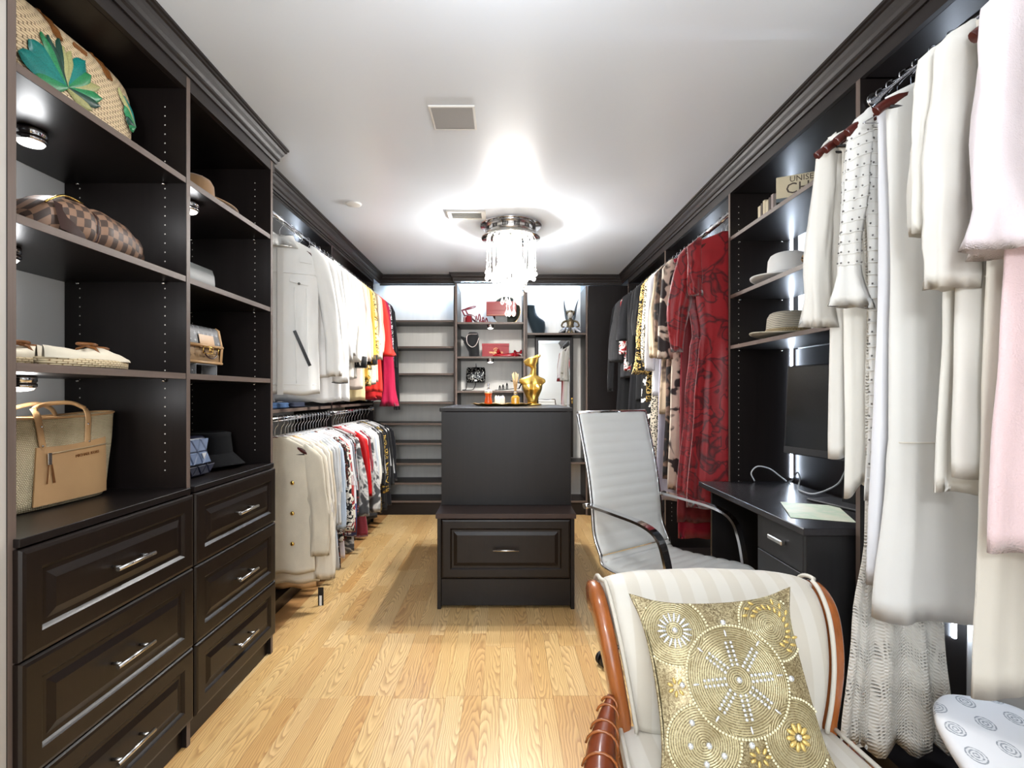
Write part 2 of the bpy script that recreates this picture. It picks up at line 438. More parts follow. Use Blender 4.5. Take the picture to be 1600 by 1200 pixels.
for x, y, z in ((-1.33, 1.44, SHZ[0]), (-1.33, 1.36, SHZ[1]), (-1.36, 1.44, SHZ[2]), (-1.22, 1.98, SHZ[0])):
    light('added_puck_fill', 'POINT', (x, y, z - .078), 1.0, (.97, .98, 1), shadow_soft_size=.03)  # added fill for the shelf bays, placed below unlit-looking pucks
# ================================================================== HANGING UNITS
def rod(parent, ox, oy, x, y0, y1, z):
    mb = MB(); mb.tube([(x - ox, y0 - oy + .002, z), (x - ox, y1 - oy - .002, z)], .0145, 16)
    for y, s in ((y0, 1), (y1, -1)):
        mb.tube([(x - ox, y - oy + s * .002, z), (x - ox, y - oy + s * .010, z)], .024, 16)
    return mb.build('clothes_rod', CHROME, parent, 'chrome clothes rod')

RXL = -1.285; ZU, ZL = 2.25, 1.105
def left_hang(label, y0, y1, end_at):
    t = thing('hanging_unit', label, 'closet rack', (-1.27, y0, 0)); ox, oy = -1.27, y0
    def bx(nm, x0, x1, ya, yb, z0, z1, mat):
        mb = MB(); mb.cbox(x0 - ox, x1 - ox, ya - oy, yb - oy, z0, z1, .0012); return mb.build(nm, mat, t)
    p = bx('side_panel', WB, -1.27, y1, y1 + .02, .001, 2.356, ESP)
    pins(p, 0, y1 - oy, [1.3 + .032 * k for k in range(32)], -1, [-1.30 - ox, -1.50 - ox])
    bx('top_panel', WB, -1.272, y0 + .001, y1 - .001, 2.338, 2.356, ESPH)
    s = bx('shelf', WB, -1.275, y0 + .001, y1 - .001, 1.142, 1.162, ESPH)
    mb = MB(); mb.box(-1.275 - ox, -1.2735 - ox, .002, y1 - y0 - .002, 1.1425, 1.1615); mb.build('edge_strip', EDGE, s)
    bx('base_shelf', WB, -1.275, y0 + .001, y1 - .001, .07, .09, ESPH)
    bx('kick_plate', -1.31, -1.292, y0 + .001, y1 - .001, .001, .069, ESP)
    for z in (ZU, ZL): rod(t, ox, oy, RXL, y0, y1, z)
    return t
left_hang('dark double-rod hanging unit beside the drawer cabinets, with the white jackets', 2.48, 3.775, 0)
left_hang('dark double-rod hanging unit at the back left corner, with the pink and red tops', 3.80, 4.985, 0)

RXR = 1.255
PXR = 1.215; WR = XR - .002
def right_unit(label, y0, y1, far_panel=True, near_panel=True, rods=True, shelves=(), base=True, name='hanging_unit', cat='closet rack'):
    t = thing(name, label, cat, (PXR, y0, 0)); ox, oy = PXR, y0
    def bx(nm, x0, x1, ya, yb, z0, z1, mat):
        mb = MB(); mb.cbox(x0 - ox, x1 - ox, ya - oy, yb - oy, z0, z1, .0012); return mb.build(nm, mat, t)
    if far_panel:
        p = bx('side_panel', PXR, WR, y1, y1 + .02, .001, 2.324, ESP)
        pins(p, 0, y1 - oy, [.3 + .032 * k for k in range(62)], -1, [PXR + .045 - ox])
        mb = MB(); mb.box(-.0012, 0, y1 - oy, y1 + .02 - oy, .001, 2.324); mb.build('edge_strip', EDGEV, p)
    if near_panel:
        p = bx('side_panel', PXR, WR, y0 - .02, y0, .001, 2.324, ESP)
        pins(p, 0, -.02, [.5 + .032 * k for k in range(55)], -1, [PXR + .045 - ox, 1.48 - ox])
        mb = MB(); mb.box(-.0012, 0, -.02, 0, .001, 2.324); mb.build('edge_strip', EDGEV, p)
    bx('top_panel', PXR + .02, WR, y0 + .001, y1 - .001, 2.326, 2.344, ESPH)
    for z in shelves:
        s = bx('shelf', PXR + .002, WR - .045, y0 + .001, y1 - .001, z - .02, z, ESPH)
        mb = MB(); mb.box(PXR - ox + .0005, PXR + .002 - ox, .002, y1 - y0 - .002, z - .0195, z - .0005); mb.build('edge_strip', EDGE, s)
        for x in (PXR + .045, PXR + .27): MB().lathe([(.005, 0), (.0065, .003), (.0065, .006), (.003, .009)], 8, (x - ox, y1 - y0 - .008, z - .031)).build('shelf_support', NICKEL, s)
    if base:
        bx('base_shelf', PXR + .005, WR, y0 + .001, y1 - .001, .075, .095, ESPH)
        bx('kick_plate', PXR + .02, PXR + .038, y0 + .001, y1 - .001, .001, .074, ESP)
    if rods: rod(t, ox, oy, RXR, y0, y1, 2.245)
    return t
right_unit('dark desk alcove with three shelves of hats and books on the right wall', 1.765, 2.746, shelves=(2.09, 1.778, 1.508), rods=False, base=False, name='shelf_alcove', cat='shelf unit')
right_unit('dark long hanging unit with the red velvet dresses beside the desk alcove', 2.768, 3.84, near_panel=False)
right_unit('dark long hanging unit at the back right corner, with the black clothes', 3.862, 4.985, near_panel=False)
right_unit('dark long hanging unit nearest on the right, with the white dresses', -.9, 1.743, far_panel=False)

ab = MB(); ab.cbox(1.558, WR, 1.767, 2.744, .001, 1.487)
tag(ab.build('back_board', ESP), 'dark back board on the wall behind the desk and monitor', 'panel')
# vertical LED strips in the alcoves' rear corners, horizontal ones above the back wall
def led(label, x0, x1, y0, y1, z0, z1, mat):
    return tag(MB().box(x0, x1, y0, y1, z0, z1).build('light_strip', mat), label, 'light strip')
led('vertical white light strip up the rear corner behind the hats and monitor', 1.536, 1.546, 2.738, 2.7455, .80, 2.28, LED)
led('vertical white light strip on the dark panel behind the white dresses', 1.526, 1.536, 1.7355, 1.7445, .42, 2.26, LED)
led('vertical white light strip in the corner behind the white jackets', -1.53, -1.52, 3.7655, 3.774, 1.25, 2.28, LED)
led('vertical white light strip behind the red dresses', 1.54, 1.55, 3.8315, 3.839, 1.0, 2.28, LED)

# ================================================================== BACK WALL UNITS
def back_unit(name, label, cat, x0, x1, yf, shelves, zs0=.0, back_top=2.356, depth_to=YB - .004, top_board=True):
    t = thing(name, label, cat, (x0, yf, 0)); ox, oy = x0, yf
    def bx(nm, xa, xb, ya, yb, z0, z1, mat, lab=None):
        mb = MB(); mb.cbox(xa - ox, xb - ox, ya - oy, yb - oy, z0, z1, .0012); return mb.build(nm, mat, t, lab)
    for x in (x0, x1 - .02):
        p = bx('side_panel', x, x + .02, yf, depth_to, .001, 2.356, ESP)
        mb = MB(); mb.box(x + .0005 - ox, x + .0195 - ox, -.0012, 0, .001, 2.356); mb.build('edge_strip', EDGEV, p)
    bx('back_panel', x0 + .021, x1 - .021, depth_to - .012, depth_to, .001, 2.45, BACKP, 'pale back panel')
    for z in shelves:
        s = bx('shelf', x0 + .021, x1 - .021, yf + .003, depth_to - .014, z - .02, z, ESPX)
        mb = MB(); mb.box(.022, x1 - x0 - .022, .0015, .003, z - .0195, z - .0005); mb.build('edge_strip', dark_wood('edge_band_cross', (98, 84, 76), .45, 0) if 'EX' not in globals() else EX, s)
    bx('kick_plate', x0 + .021, x1 - .021, yf + .02, yf + .038, .001, .13, ESPX)
    return t
EX = dark_wood('edge_band_cross', (98, 84, 76), .45, 0)
back_unit('shoe_rack', 'dark shelving unit of empty shoe shelves in the back left corner', 'shelf unit', XL + .004, -.495, 5.26, [2.006, 1.737, 1.46, 1.165, .948, .744, .537, .336, .150])
bu = back_unit('display_shelf', 'dark display shelf unit in the middle of the back wall, with red shoes and bags', 'shelf unit', -.488, .218, 5.15, [1.97, 1.625, 1.28, .95, .62, .3, .15])
mu = back_unit('display_shelf', 'dark shelf unit right of the middle display, with the mirrored cabinet and winged figurine', 'shelf unit', .223, .862, 5.26, [1.875, .545, .150])
dp = MB(); dp.cbox(.866, 1.212, 5.25, 5.27, .001, 2.356); dp.cbox(1.2125, 1.575, 5.25, 5.27, .001, 2.356)
tag(dp.build('end_panel', ESP), 'tall plain dark panel in the back right corner behind the black clothes', 'panel')
for lab, x0, x1, y in (('horizontal white light strip above the empty shoe shelves', -1.25, -.53, 5.47), ('horizontal white light strip above the red sandals', -.45, .18, 5.45), ('horizontal white light strip above the neck bust and figurine', .26, .83, 5.47)):
    o = led(lab, x0, x1, y, y + .012, 2.434, 2.444, LEDB)
# puck lights under the middle display shelves
copy_tree(pk, (-.135, 5.20, 1.949), 0, 'small dark puck light under the shelf with the red sandals')
copy_tree(pk, (-.135, 5.20, 1.604), 0, 'small dark puck light under the shelf with the red shoe box')

for z in (1.949, 1.604): light('added_puck_fill', 'POINT', (-.135, 5.20, z - .058), .7, (.97, .98, 1), shadow_soft_size=.03)  # added fill for the display shelves, not light the pucks show
# mirrored cabinet leaning in the right bay
t = thing('mirror_cabinet', 'tall dark-framed mirrored jewellery cabinet reflecting clothes on the back wall', 'mirror', (.53, 5.40, .58), R(-.6))
mb = MB(); mb.cbox(-.198, .198, .0, .10, 0, 1.262); mb.build('cabinet_body', ESP, t)
mb = MB(); mb.M = orient((-.20, -.001, 0), (1, 0, 0), (0, 0, 1), (0, -1, 0))
mb.loft([[(i, i, d), (.40 - i, i, d), (.40 - i, 1.265 - i, d), (i, 1.265 - i, d)] for i, d in ((0, 0), (0, .016), (.006, .02), (.03, .02), (.036, .014), (.036, .004))], True, (True, False), False)
mb.build('door_frame', ESP, t)
mb = MB(); mb.box(-.166, .166, -.0085, -.0065, .034, 1.231); mb.build('mirror_glass', pbr('mirror_silver', (238, 240, 240), .01, 1), t, 'clear mirror glass')
mb = MB(); mb.M = Matrix.Translation((.186, -.021, .62)); mb.tube([(0, 0, 0), (0, -.012, 0)], .009, 12); mb.tube([(0, -.012, 0), (0, -.02, 0)], .003, 8)
mb.tube([(.000 + .008 * cos(a), -.017, -.014 + .008 * sin(a)) for a in [2 * pi * k / 12 for k in range(12)]], .0016, 6, wrap=True); mb.cbox(-.006, .006, -.019, -.015, -.055, -.022)
mb.build('key', BRASS, t, 'small key in the lock')
# ================================================================== CEILING FITTINGS
def frost(name, f, rough, tint=(1, 1, 1, 1)):
    """Thin clear material: part see-through, part glossy reflection."""
    m = bpy.data.materials.new(name); m.use_nodes = True; nt = m.node_tree; nt.nodes.clear()
    tr = node(nt, 'ShaderNodeBsdfTransparent', {0: tint}); gl = node(nt, 'ShaderNodeBsdfPrincipled', {'Base Color': tint, 'Roughness': rough, 'Specular IOR Level': 1.0})
    fr = node(nt, 'ShaderNodeLayerWeight', {0: .35}).outputs[1]
    fac = mth(nt, 'MULTIPLY_ADD', fr, 1 - f, f)
    mx = node(nt, 'ShaderNodeMixShader', {0: fac, 1: tr.outputs[0], 2: gl.outputs[0]})
    o = node(nt, 'ShaderNodeOutputMaterial', {0: mx.outputs[0]}); return m
CRYSTAL = frost('cut_crystal', .09, .05, (1, .99, .97, 1))
ch = thing('crystal_chandelier', 'round chrome flush chandelier with hanging crystal strands above the island', 'chandelier', (CHX, CHY, ZC))
MB().lathe([(.218, -.001), (.222, -.004), (.222, -.010), (.216, -.012), (.05, -.012)], 48).build('ceiling_plate', CHROME, ch)
MB().lathe([(.178, -.012), (.180, -.014), (.180, -.088), (.05, -.088)], 48).build('drum', pbr('satin_chrome', (205, 203, 200), .22, 1), ch)
for k in range(14):
    a = 2 * pi * k / 14
    mb = MB(); mb.M = Matrix.Rotation(a, 4, 'Z')
    for j in range(4): mb.cbox(.1803, .1812, -.02 + .011 * j, -.014 + .011 * j, -.055, -.028, .0002)
    mb.build('vent_slot', BLACKP, ch)
MB().lathe([(.207, -.089), (.211, -.092), (.211, -.099), (.207, -.101), (.03, -.101)], 56).build('mirror_disc', pbr('mirror_chrome', (215, 214, 212), .05, 1), ch)
BULB = pbr('lit_bulb', (255, 240, 214), .4, emis=60, ecol=(255, 236, 205))
for k in range(6):
    a = R(30 + 60 * k); c = (.13 * cos(a), .13 * sin(a), -.1015)
    s = MB().lathe([(.016, 0), (.016, -.006), (.011, -.010), (.011, -.014)], 16, c).build('lamp_socket', CHROME, ch)
    MB().lathe([(.007, -.0145), (.009, -.02), (.009, -.028), (.004, -.033)], 12, c).build('bulb', BULB, s)
def strand(pts, beads, ballr, drop=False, rad=.0011, tubes=None):
    mb = MB(); mb.tube(pts, rad, 5)
    for t, r in beads:
        i = t * (len(pts) - 1); k = min(int(i), len(pts) - 2); f = i - k
        p = [pts[k][q] + (pts[k + 1][q] - pts[k][q]) * f for q in range(3)]; mb.ball(p, r, 8, 6)
    e = pts[-1]
    if drop: mb.lathe([(.001, 0), (.003, -.008), (.010, -.024), (ballr, -.036), (.011, -.048), (.002, -.054)], 12, e)
    elif ballr: mb.ball((e[0], e[1], e[2] - ballr), ballr, 12, 8)
    return mb
def ring_of(mb, n, ph=0):
    o = mb.build('crystal_strand', CRYSTAL, ch); o.rotation_euler[2] = ph
    for k in range(1, n):
        c = o.copy(); C.objects.link(c); c.parent = ch; c.rotation_euler[2] = ph + 2 * pi * k / n
rc = random.Random(5)
for q in range(2):       # outer curtain with small beads and ball ends
    L = [.335, .36, .315][q]
    ring_of(strand([(.178 - .006 * q, 0, -.101), (.178 - .006 * q, 0, -L)], [(rc.random() * .55 + .3, .0055) for _ in range(4)] + [(.93, .008)], .0165), 9, R(13 * q))
ring_of(strand(bez((.062, 0, -.102), (.066, 0, -.22), (.085, 0, -.29), (.128, 0, -.345), 10), [(k / 16, .0062) for k in range(1, 16)], .015, rad=.002), 16)
ring_of(strand(bez((.045, 0, -.102), (.05, 0, -.22), (.06, 0, -.30), (.100, 0, -.365), 10), [(k / 16, .006) for k in range(1, 16)], .016, rad=.002), 10, R(6))
ring_of(strand([(.150, 0, -.101), (.150, 0, -.36)], [(.9, .008)], .016), 10, R(4))
ring_of(strand([(.115, 0, -.101), (.115, 0, -.445)], [(.92, .006)], .016), 8, R(9))
ring_of(strand([(.085, 0, -.101), (.085, 0, -.47)], [(.9, .006)], .015), 6, R(20))
ring_of(strand([(.062, 0, -.101), (.062, 0, -.515)], [(.94, .005)], .0155, True), 5, R(24))
ring_of(strand([(.028, 0, -.101), (.028, 0, -.60)], [(.96, .005)], .0155, True), 5, R(40))

v = thing('air_vent', 'white rectangular air vent in the ceiling beside the chandelier', 'vent', (-.25, 3.455, ZC))
mb = MB(); mb.loft([[(-a, -b_, z), (a, -b_, z), (a, b_, z), (-a, b_, z)] for a, b_, z in ((.130, .080, -.0005), (.130, .080, -.006), (.124, .074, -.011), (.100, .055, -.011), (.100, .055, -.002))], True, (False, False), False)
mb.build('frame', WHITEP, v)
MB().box(-.099, .099, -.054, .054, -.0022, -.0012).build('duct_opening', pbr('duct_dark', (46, 46, 46), .8), v)
for k in range(5):
    mb = MB(); mb.M = Matrix.Translation((0, -.044 + .022 * k, -.009)) @ Matrix.Rotation(R(28), 4, 'X'); mb.cbox(-.098, .098, -.010, .010, -.0012, .0012, .0005); mb.build('slat', WHITEP, v)
a_ = thing('access_panel', 'square grey panel in the ceiling in front of the air vent', 'panel', (-.22, 2.245, ZC))
mb = MB(); mb.loft([[(-a, -a, z), (a, -a, z), (a, a, z), (-a, a, z)] for a, z in ((.098, -.0005), (.098, -.003), (.094, -.006), (.088, -.006), (.088, -.003))], True, (False, False), False); mb.build('frame', WHITEP, a_)
MB().box(-.0875, .0875, -.0875, .0875, -.005, -.001).build('grille', pbr('grey_grille', (158, 158, 158), .75, bump=.3, bs=700), a_)
a_ = thing('sprinkler_cover', 'small round white cover plate in the ceiling above the white jackets', 'cover plate', (-.955, 3.26, ZC))
MB().lathe([(.046, -.0005), (.048, -.003), (.046, -.008), (.04, -.010), (.002, -.0105)], 32).build('plate', WHITEP, a_)
MB().lathe([(.052, -.0004), (.052, -.002), (.049, -.003), (.0485, -.0004)], 32).build('trim_ring', WHITEP, a_)

# ================================================================== ISLAND
il = thing('dresser_island', 'dark two-tier dresser island in the middle of the oak floor', 'dresser', (.0125, 3.56, 0))
def ib(nm, x0, x1, y0, y1, z0, z1, mat=ESP, c=.0015, par=None):
    mb = MB(); mb.cbox(x0 - .0125, x1 - .0125, y0 - 3.56, y1 - 3.56, z0, z1, c); return mb.build(nm, mat, par or il)
for x0, x1 in ((-.385, -.363), (.388, .41)): ib('side_panel', x0, x1, 2.965, 4.16, .001, .528)
ib('back_panel', -.362, .387, 4.13, 4.155, .02, .528); ib('kick_plate', -.362, .387, 2.972, 2.99, .02, .175); ib('kick_plate', -.362, .387, 4.10, 4.12, .02, .175)
ib('bench_top', -.392, .417, 2.945, 4.18, .530, .558, dark_wood('bench_top', (62, 47, 42), .4, 0))
ib('carcass', -.362, .387, 2.995, 4.098, .02, .527)
drawer(il, orient((-.361 - .0125, 2.974 - 3.56, .182), (1, 0, 0), (0, 0, 1), (0, -1, 0)), .747, .342, handle=.15)
ib('upper_body', -.366, .397, 3.19, 3.965, .559, 1.137)
ib('end_panel', -.386, .417, 3.168, 3.188, .559, 1.137); ib('end_panel', -.386, .417, 3.967, 3.987, .559, 1.137)
ib('top_panel', -.396, .427, 3.155, 4.0, 1.1385, 1.163, ESPX, .003)
for sx, xs in ((-1, -.367), (1, .398)):
    for k in range(3):
        M = orient((xs - .0125, 3.195 - 3.56 if sx > 0 else 3.96 - 3.56, .566 + k * .19), (0, sx, 0), (0, 0, 1), (sx, 0, 0))
        mb = MB(); mb.M = M; mb.rects(.765, .184, [(0, 0), (0, .015), (.003, .018)]); d = mb.build('drawer', DRW, il)
        for q in (.2, .565):
            kb = MB(); kb.M = M @ Matrix.Translation((q, .092, .018)); kb.lathe([(.004, 0), (.004, .012), (.011, .016), (.012, .022), (.007, .026)], 12); kb.build('knob', NICKEL, d, 'small silver knob')

# ================================================================== DESK
dk = thing('computer_desk', 'black-brown computer desk with drawers under the hat shelves', 'desk', (1.30, 2.25, 0))
def db(nm, x0, x1, y0, y1, z0, z1, mat=DESKM, c=.0015, par=None):
    mb = MB(); mb.cbox(x0 - 1.30, x1 - 1.30, y0 - 2.25, y1 - 2.25, z0, z1, c); return mb.build(nm, mat, par or dk)
DT = dark_wood('black_brown_top', (40, 38, 40), .27, 1)
db('desk_top', 1.04, 1.515, 1.775, 2.735, .755, .782, DT, .003)
db('end_panel', 1.055, 1.505, 1.785, 1.803, .001, .754); db('end_panel', 1.10, 1.505, 2.705, 2.723, .001, .754); db('side_panel', 1.075, 1.505, 2.13, 2.148, .001, .754)
db('modesty_panel', 1.48, 1.495, 2.15, 2.70, .25, .754); db('back_panel', 1.48, 1.495, 1.805, 2.128, .05, .754)
for z0, z1 in ((.615, .750), (.35, .611), (.03, .346)):
    mb = MB(); mb.M = orient((1.073 - 1.30, 2.127 - 2.25, z0), (0, -1, 0), (0, 0, 1), (-1, 0, 0)); mb.rects(.322, z1 - z0, [(0, 0), (0, .016), (.0015, .018)])
    d = mb.build('drawer', DESKM, dk)
    mb = MB(); mb.M = orient((1.0545 - 1.30, 2.127 - 2.25, z0), (0, -1, 0), (0, 0, 1), (-1, 0, 0)); h = z1 - z0
    mb.cbox(.11, .212, h * .55 - .009, h * .55 + .009, .0, .018, .003); mb.build('handle', NICKEL, d, 'square brushed metal handle')

# monitor
mo = thing('computer_monitor', 'black flat computer monitor on the desk under the straw hat', 'monitor', (1.40, 2.13, .783), R(-74))
# local: +Y is the back of the screen, -Y its face
MB().cbox(-.13, .13, -.04, .10, .001, .009, .002).build('stand_base', pbr('monitor_base', (70, 70, 72), .3, .3), mo)
MB().prism([(-.03, .009), (.03, .009), (.024, .40), (-.024, .40)], .045, .062, 'xz').build('stand_neck', BLACKP, mo)
mb = MB(); mb.M = Matrix.Translation((0, .012, .388)) @ Matrix.Rotation(R(-3), 4, 'X')
mb.cbox(-.285, .285, -.012, .022, -.200, .208, .004); sc = mb.build('screen_housing', BLACKP, mo)
m2 = MB(); m2.M = mb.M; m2.box(-.275, .275, -.0135, -.0125, -.165, .198); m2.build('screen', pbr('screen_glass', (14, 15, 17), .16, spec=.6), sc)
m2 = MB(); m2.M = mb.M; m2.cbox(-.282, .282, -.0145, -.0123, -.197, -.168, .0008); m2.build('lower_bezel', pbr('bezel', (38, 38, 40), .45), sc)
m2 = MB(); m2.M = mb.M @ Matrix.Translation((0, -.0148, -.182)); m2.tube([(.008 * cos(a), 0, .008 * sin(a)) for a in [2 * pi * k / 20 for k in range(20)]], .0008, 4, wrap=True); m2.box(-.001, .0, -.0004, .0004, -.006, .007); m2.box(.001, .002, -.0004, .0004, -.006, .004); m2.build('emblem', NICKEL, sc)

CBL = pbr('grey_cable', (150, 152, 156), .4)
tag(MB().tube(smoothpath([(1.430, 2.14, .93), (1.425, 2.19, .86), (1.40, 2.30, .80), (1.41, 2.42, .788), (1.44, 2.50, .79), (1.475, 2.55, .83), (1.49, 2.60, .85), (1.498, 2.66, .80), (1.50, 2.69, .788)], 7), .0038, 7).build('monitor_cable', CBL), 'grey cable curling down from the monitor to the desk top', 'cable')
tag(MB().tube(smoothpath([(1.33, 2.715, .787), (1.31, 2.71, .83), (1.34, 2.705, .865), (1.40, 2.70, .855), (1.45, 2.70, .82), (1.49, 2.70, .788)], 7), .0035, 7).build('power_cable', pbr('white_cable', (205, 207, 210), .4)), 'pale cable arching over the far edge of the desk', 'cable')
m, nt, b = newmat('printed_sheet')
n_ = node(nt, 'ShaderNodeTexNoise', {'Vector': objco(nt), 'Scale': 9.0, 'Detail': 3.0})
nt.links.new(ramp(nt, n_.outputs[0], [(.38, lin((226, 226, 206))), (.5, lin((214, 222, 200))), (.6, lin((196, 214, 190))), (.7, lin((228, 226, 210)))]), b.inputs['Base Color']); b.inputs['Roughness'].default_value = .5
mb = MB(); N = 10
top = [[(-.15 + .30 * i / N, -.105 + .21 * j / N, .0012 + .006 * max(0, sin(i / N * 5)) * (j / N) * .4 + (.004 if i == N and j == 0 else 0)) for i in range(N + 1)] for j in range(N + 1)]
mb.loft(top, False, smooth=True); mb.loft([[(x, y, z - .0008) for x, y, z in r] for r in top], False, smooth=True)
o = mb.build('paper_sheet', m); o.location = (1.235, 2.03, .7825); o.rotation_euler[2] = R(68)
tag(o, 'pale green printed sheet of paper lying on the desk', 'paper')

# ================================================================== OFFICE CHAIR
oc = thing('office_chair', 'white ribbed high-back office chair with chrome arms at the desk', 'chair', (.762, 2.285, 0), R(-145))
LEA = pbr('white_leather', (214, 214, 210), .38, var=.02, bump=.06, bs=260)
def ribbed(name, path, hw, th, pitch, depth):
    P = [Vector((0, y, z)) for y, z in path]; acc = [0]
    for a, b_ in zip(P, P[1:]): acc.append(acc[-1] + (b_ - a).length)
    tot = acc[-1]; n = int(tot / pitch * 6); rings = []
    for k in range(n + 1):
        s = tot * k / n; i = max(j for j in range(len(acc)) if acc[j] <= s + 1e-9); i = min(i, len(P) - 2)
        f = (s - acc[i]) / (acc[i + 1] - acc[i]); p = P[i].lerp(P[i + 1], f); t = (P[i + 1] - P[i]).normalized(); nn = Vector((0, -t.z, t.y))
        e = th + depth * abs(sin(pi * s / pitch)) ** .5
        if k in (0, n): e = th * .5
        w_ = hw(s / tot); r = []
        for x, q in ((-1, -.3), (-1, .3), (-.96, .8), (-.8, 1), (-.4, 1.02), (0, 1.03), (.4, 1.02), (.8, 1), (.96, .8), (1, .3), (1, -.3), (.96, -.8), (.8, -1), (0, -1), (-.8, -1), (-.96, -.8)):
            v_ = p + nn * e * q; r.append((x * w_, v_.y, v_.z))
        rings.append(r)
    return MB().loft(rings).build(name, LEA, oc)
bp = smoothpath([(-.215, .515, 0), (-.255, .60, 0), (-.27, .72, 0), (-.295, .88, 0), (-.335, 1.04, 0), (-.365, 1.155, 0)], 8); bp = [(p[0], p[1]) for p in bp]
sp_ = smoothpath([(.262, .425, 0), (.252, .462, 0), (.20, .482, 0), (.05, .472, 0), (-.12, .462, 0), (-.20, .475, 0), (-.215, .51, 0)], 8); sp_ = [(p[0], p[1]) for p in sp_]
ribbed('seat', sp_[::-1], lambda t: .235 - .012 * t * t, .022, .062, .007)
ribbed('backrest', bp[::-1], lambda t: .235, .009, .052, .0045)
full = bp[::-1] + sp_[::-1][1:]
for s in (-1, 1):
    MB().tube([(s * .242, y, z) for y, z in full], .010, 8, flat=.7).build('side_frame', CHROME, oc)
    arm = [(s * .262, y, z) for y, z in [(-.292, .735)] + [(p[0], p[1]) for p in smoothpath([(-.27, .738, 0), (-.12, .728, 0), (.04, .712, 0), (.12, .675, 0), (.155, .60, 0), (.175, .50, 0), (.18, .445, 0)], 6)]]
    a_ = MB().tube(arm, .006, 4, flat=3.2, up=(0, 0, 1)).build('armrest', CHROME, oc)
    MB().tube([(s * .238, -.275, .733), (s * .285, -.275, .733)], .012, 10).build('bolt', NICKEL, a_)
    MB().tube([(s * .238, .175, .465), (s * .275, .175, .465)], .010, 10).build('bolt', NICKEL, a_)
MB().tube([(-.242, -.366, 1.158), (.242, -.366, 1.158)], .009, 8).build('top_rail', CHROME, oc)
MB().cbox(-.11, .11, -.12, .12, .405, .435, .006).build('tilt_mechanism', BLACKM, oc)
MB().lathe([(.026, .13), (.026, .25), (.016, .252), (.016, .405)], 18).build('gas_column', CHROME, oc)
bs_ = MB(); bs_.lathe([(.036, .07), (.042, .085), (.040, .125), (.028, .14)], 20)
for k in range(5):
    a = R(-48 + 72 * k); c, s = cos(a), sin(a)
    bs_.tube([(.03 * c, .03 * s, .112), (.16 * c, .16 * s, .100), (.315 * c, .315 * s, .076)], [.019, .016, .012], 10, flat=1.35)
bs_.build('star_base', CHROME, oc)
for k in range(5):
    a = R(-48 + 72 * k); c, s = cos(a) * .312, sin(a) * .312
    mb = MB(); mb.M = Matrix.Translation((c, s, 0)) @ Matrix.Rotation(a + .7 + k, 4, 'Z')
    mb.tube([(0, 0, .060), (0, 0, .085)], .006, 8)
    for e in (-1, 1):
        mb.tube([(0, e * .006, .0295), (0, e * .010, .0295), (0, e * .022, .0295), (0, e * .026, .0295)], [.024, .0292, .0292, .024], 18)
    mb.cbox(-.016, .014, -.006, .006, .022, .062, .003)
    cst = mb.build('caster', BLACKP, oc)
    mb2 = MB(); mb2.M = mb.M
    for e in (-1, 1): mb2.tube([(0, e * .0262, .0295), (0, e * .0275, .0295)], .015, 14)
    mb2.build('hub_cap', pbr('hub_grey', (172, 172, 172), .4), cst)

# ================================================================== ARMCHAIR
ac = thing('slipper_chair', 'cream striped upholstered chair with carved cherry wood frame, holding the gold cushion', 'chair', (.545, .995, 0))
m, nt, b = newmat('cream_stripe_fabric')
sp = node(nt, 'ShaderNodeSeparateXYZ', {0: objco(nt)})
st = ramp(nt, mth(nt, 'FRACT', mth(nt, 'MULTIPLY', sp.outputs[0], 15.5)), [(0, (0, 0, 0, 1)), (.04, (1, 1, 1, 1)), (.5, (1, 1, 1, 1)), (.54, (0, 0, 0, 1))])
nt.links.new(mixc(nt, st, lin((197, 190, 176)), lin((205, 200, 189))), b.inputs['Base Color'])
nt.links.new(mth(nt, 'MULTIPLY_ADD', st, -.25, .72), b.inputs['Roughness']); b.inputs['Sheen Weight'].default_value = .15
wv = node(nt, 'ShaderNodeTexNoise', {'Vector': objco(nt), 'Scale': 16.0, 'Detail': 2.0}); setbump(nt, b, wv.outputs[0], .25, .006)
CREAM = m
PIPE = pbr('cream_piping', (198, 192, 179), .6)
CHERRY = pbr('cherry_wood', (150, 84, 38), .25, var=.28, vs=(26, 26, 3), coat=.5)
CHERRYD = pbr('carved_cherry', (112, 52, 26), .28, var=.3, vs=(14, 14, 8), coat=.5)
prof = [(p[0], p[1]) for p in smoothpath([(.262, .44, 0), (.262, .52, 0), (.276, .60, 0), (.312, .675, 0), (.362, .716, 0), (.414, .714, 0), (.446, .680, 0)], 6)]
def backring(i, hw, th, off=0, bul=.018):
    a = Vector(prof[max(0, i - 1)]); c = Vector(prof[min(len(prof) - 1, i + 1)]); t = (c - a).normalized(); nn = Vector((-t.y, t.x)); p = Vector(prof[i]) + nn * off
    r = []
    for k in range(28):
        q = 2 * pi * k / 28; cx = cos(q); sx = sin(q)
        x = hw * math.copysign(abs(cx) ** .35, cx); e = math.copysign(abs(sx) ** .5, sx) * (th + (bul * (1 - (x / hw) ** 2) if sx > 0 else 0))
        r.append((x, p.x + nn.x * e, p.y + nn.y * e))
    return r
def hwat(z): return .228 + .058 * min(1, max(0, (z - .45) / .33))
rings = [backring(i, hwat(prof[i][1]) if i < 26 else hwat(.78), .036) for i in range(len(prof))]
MB().loft(rings).build('back_cushion', CREAM, ac)
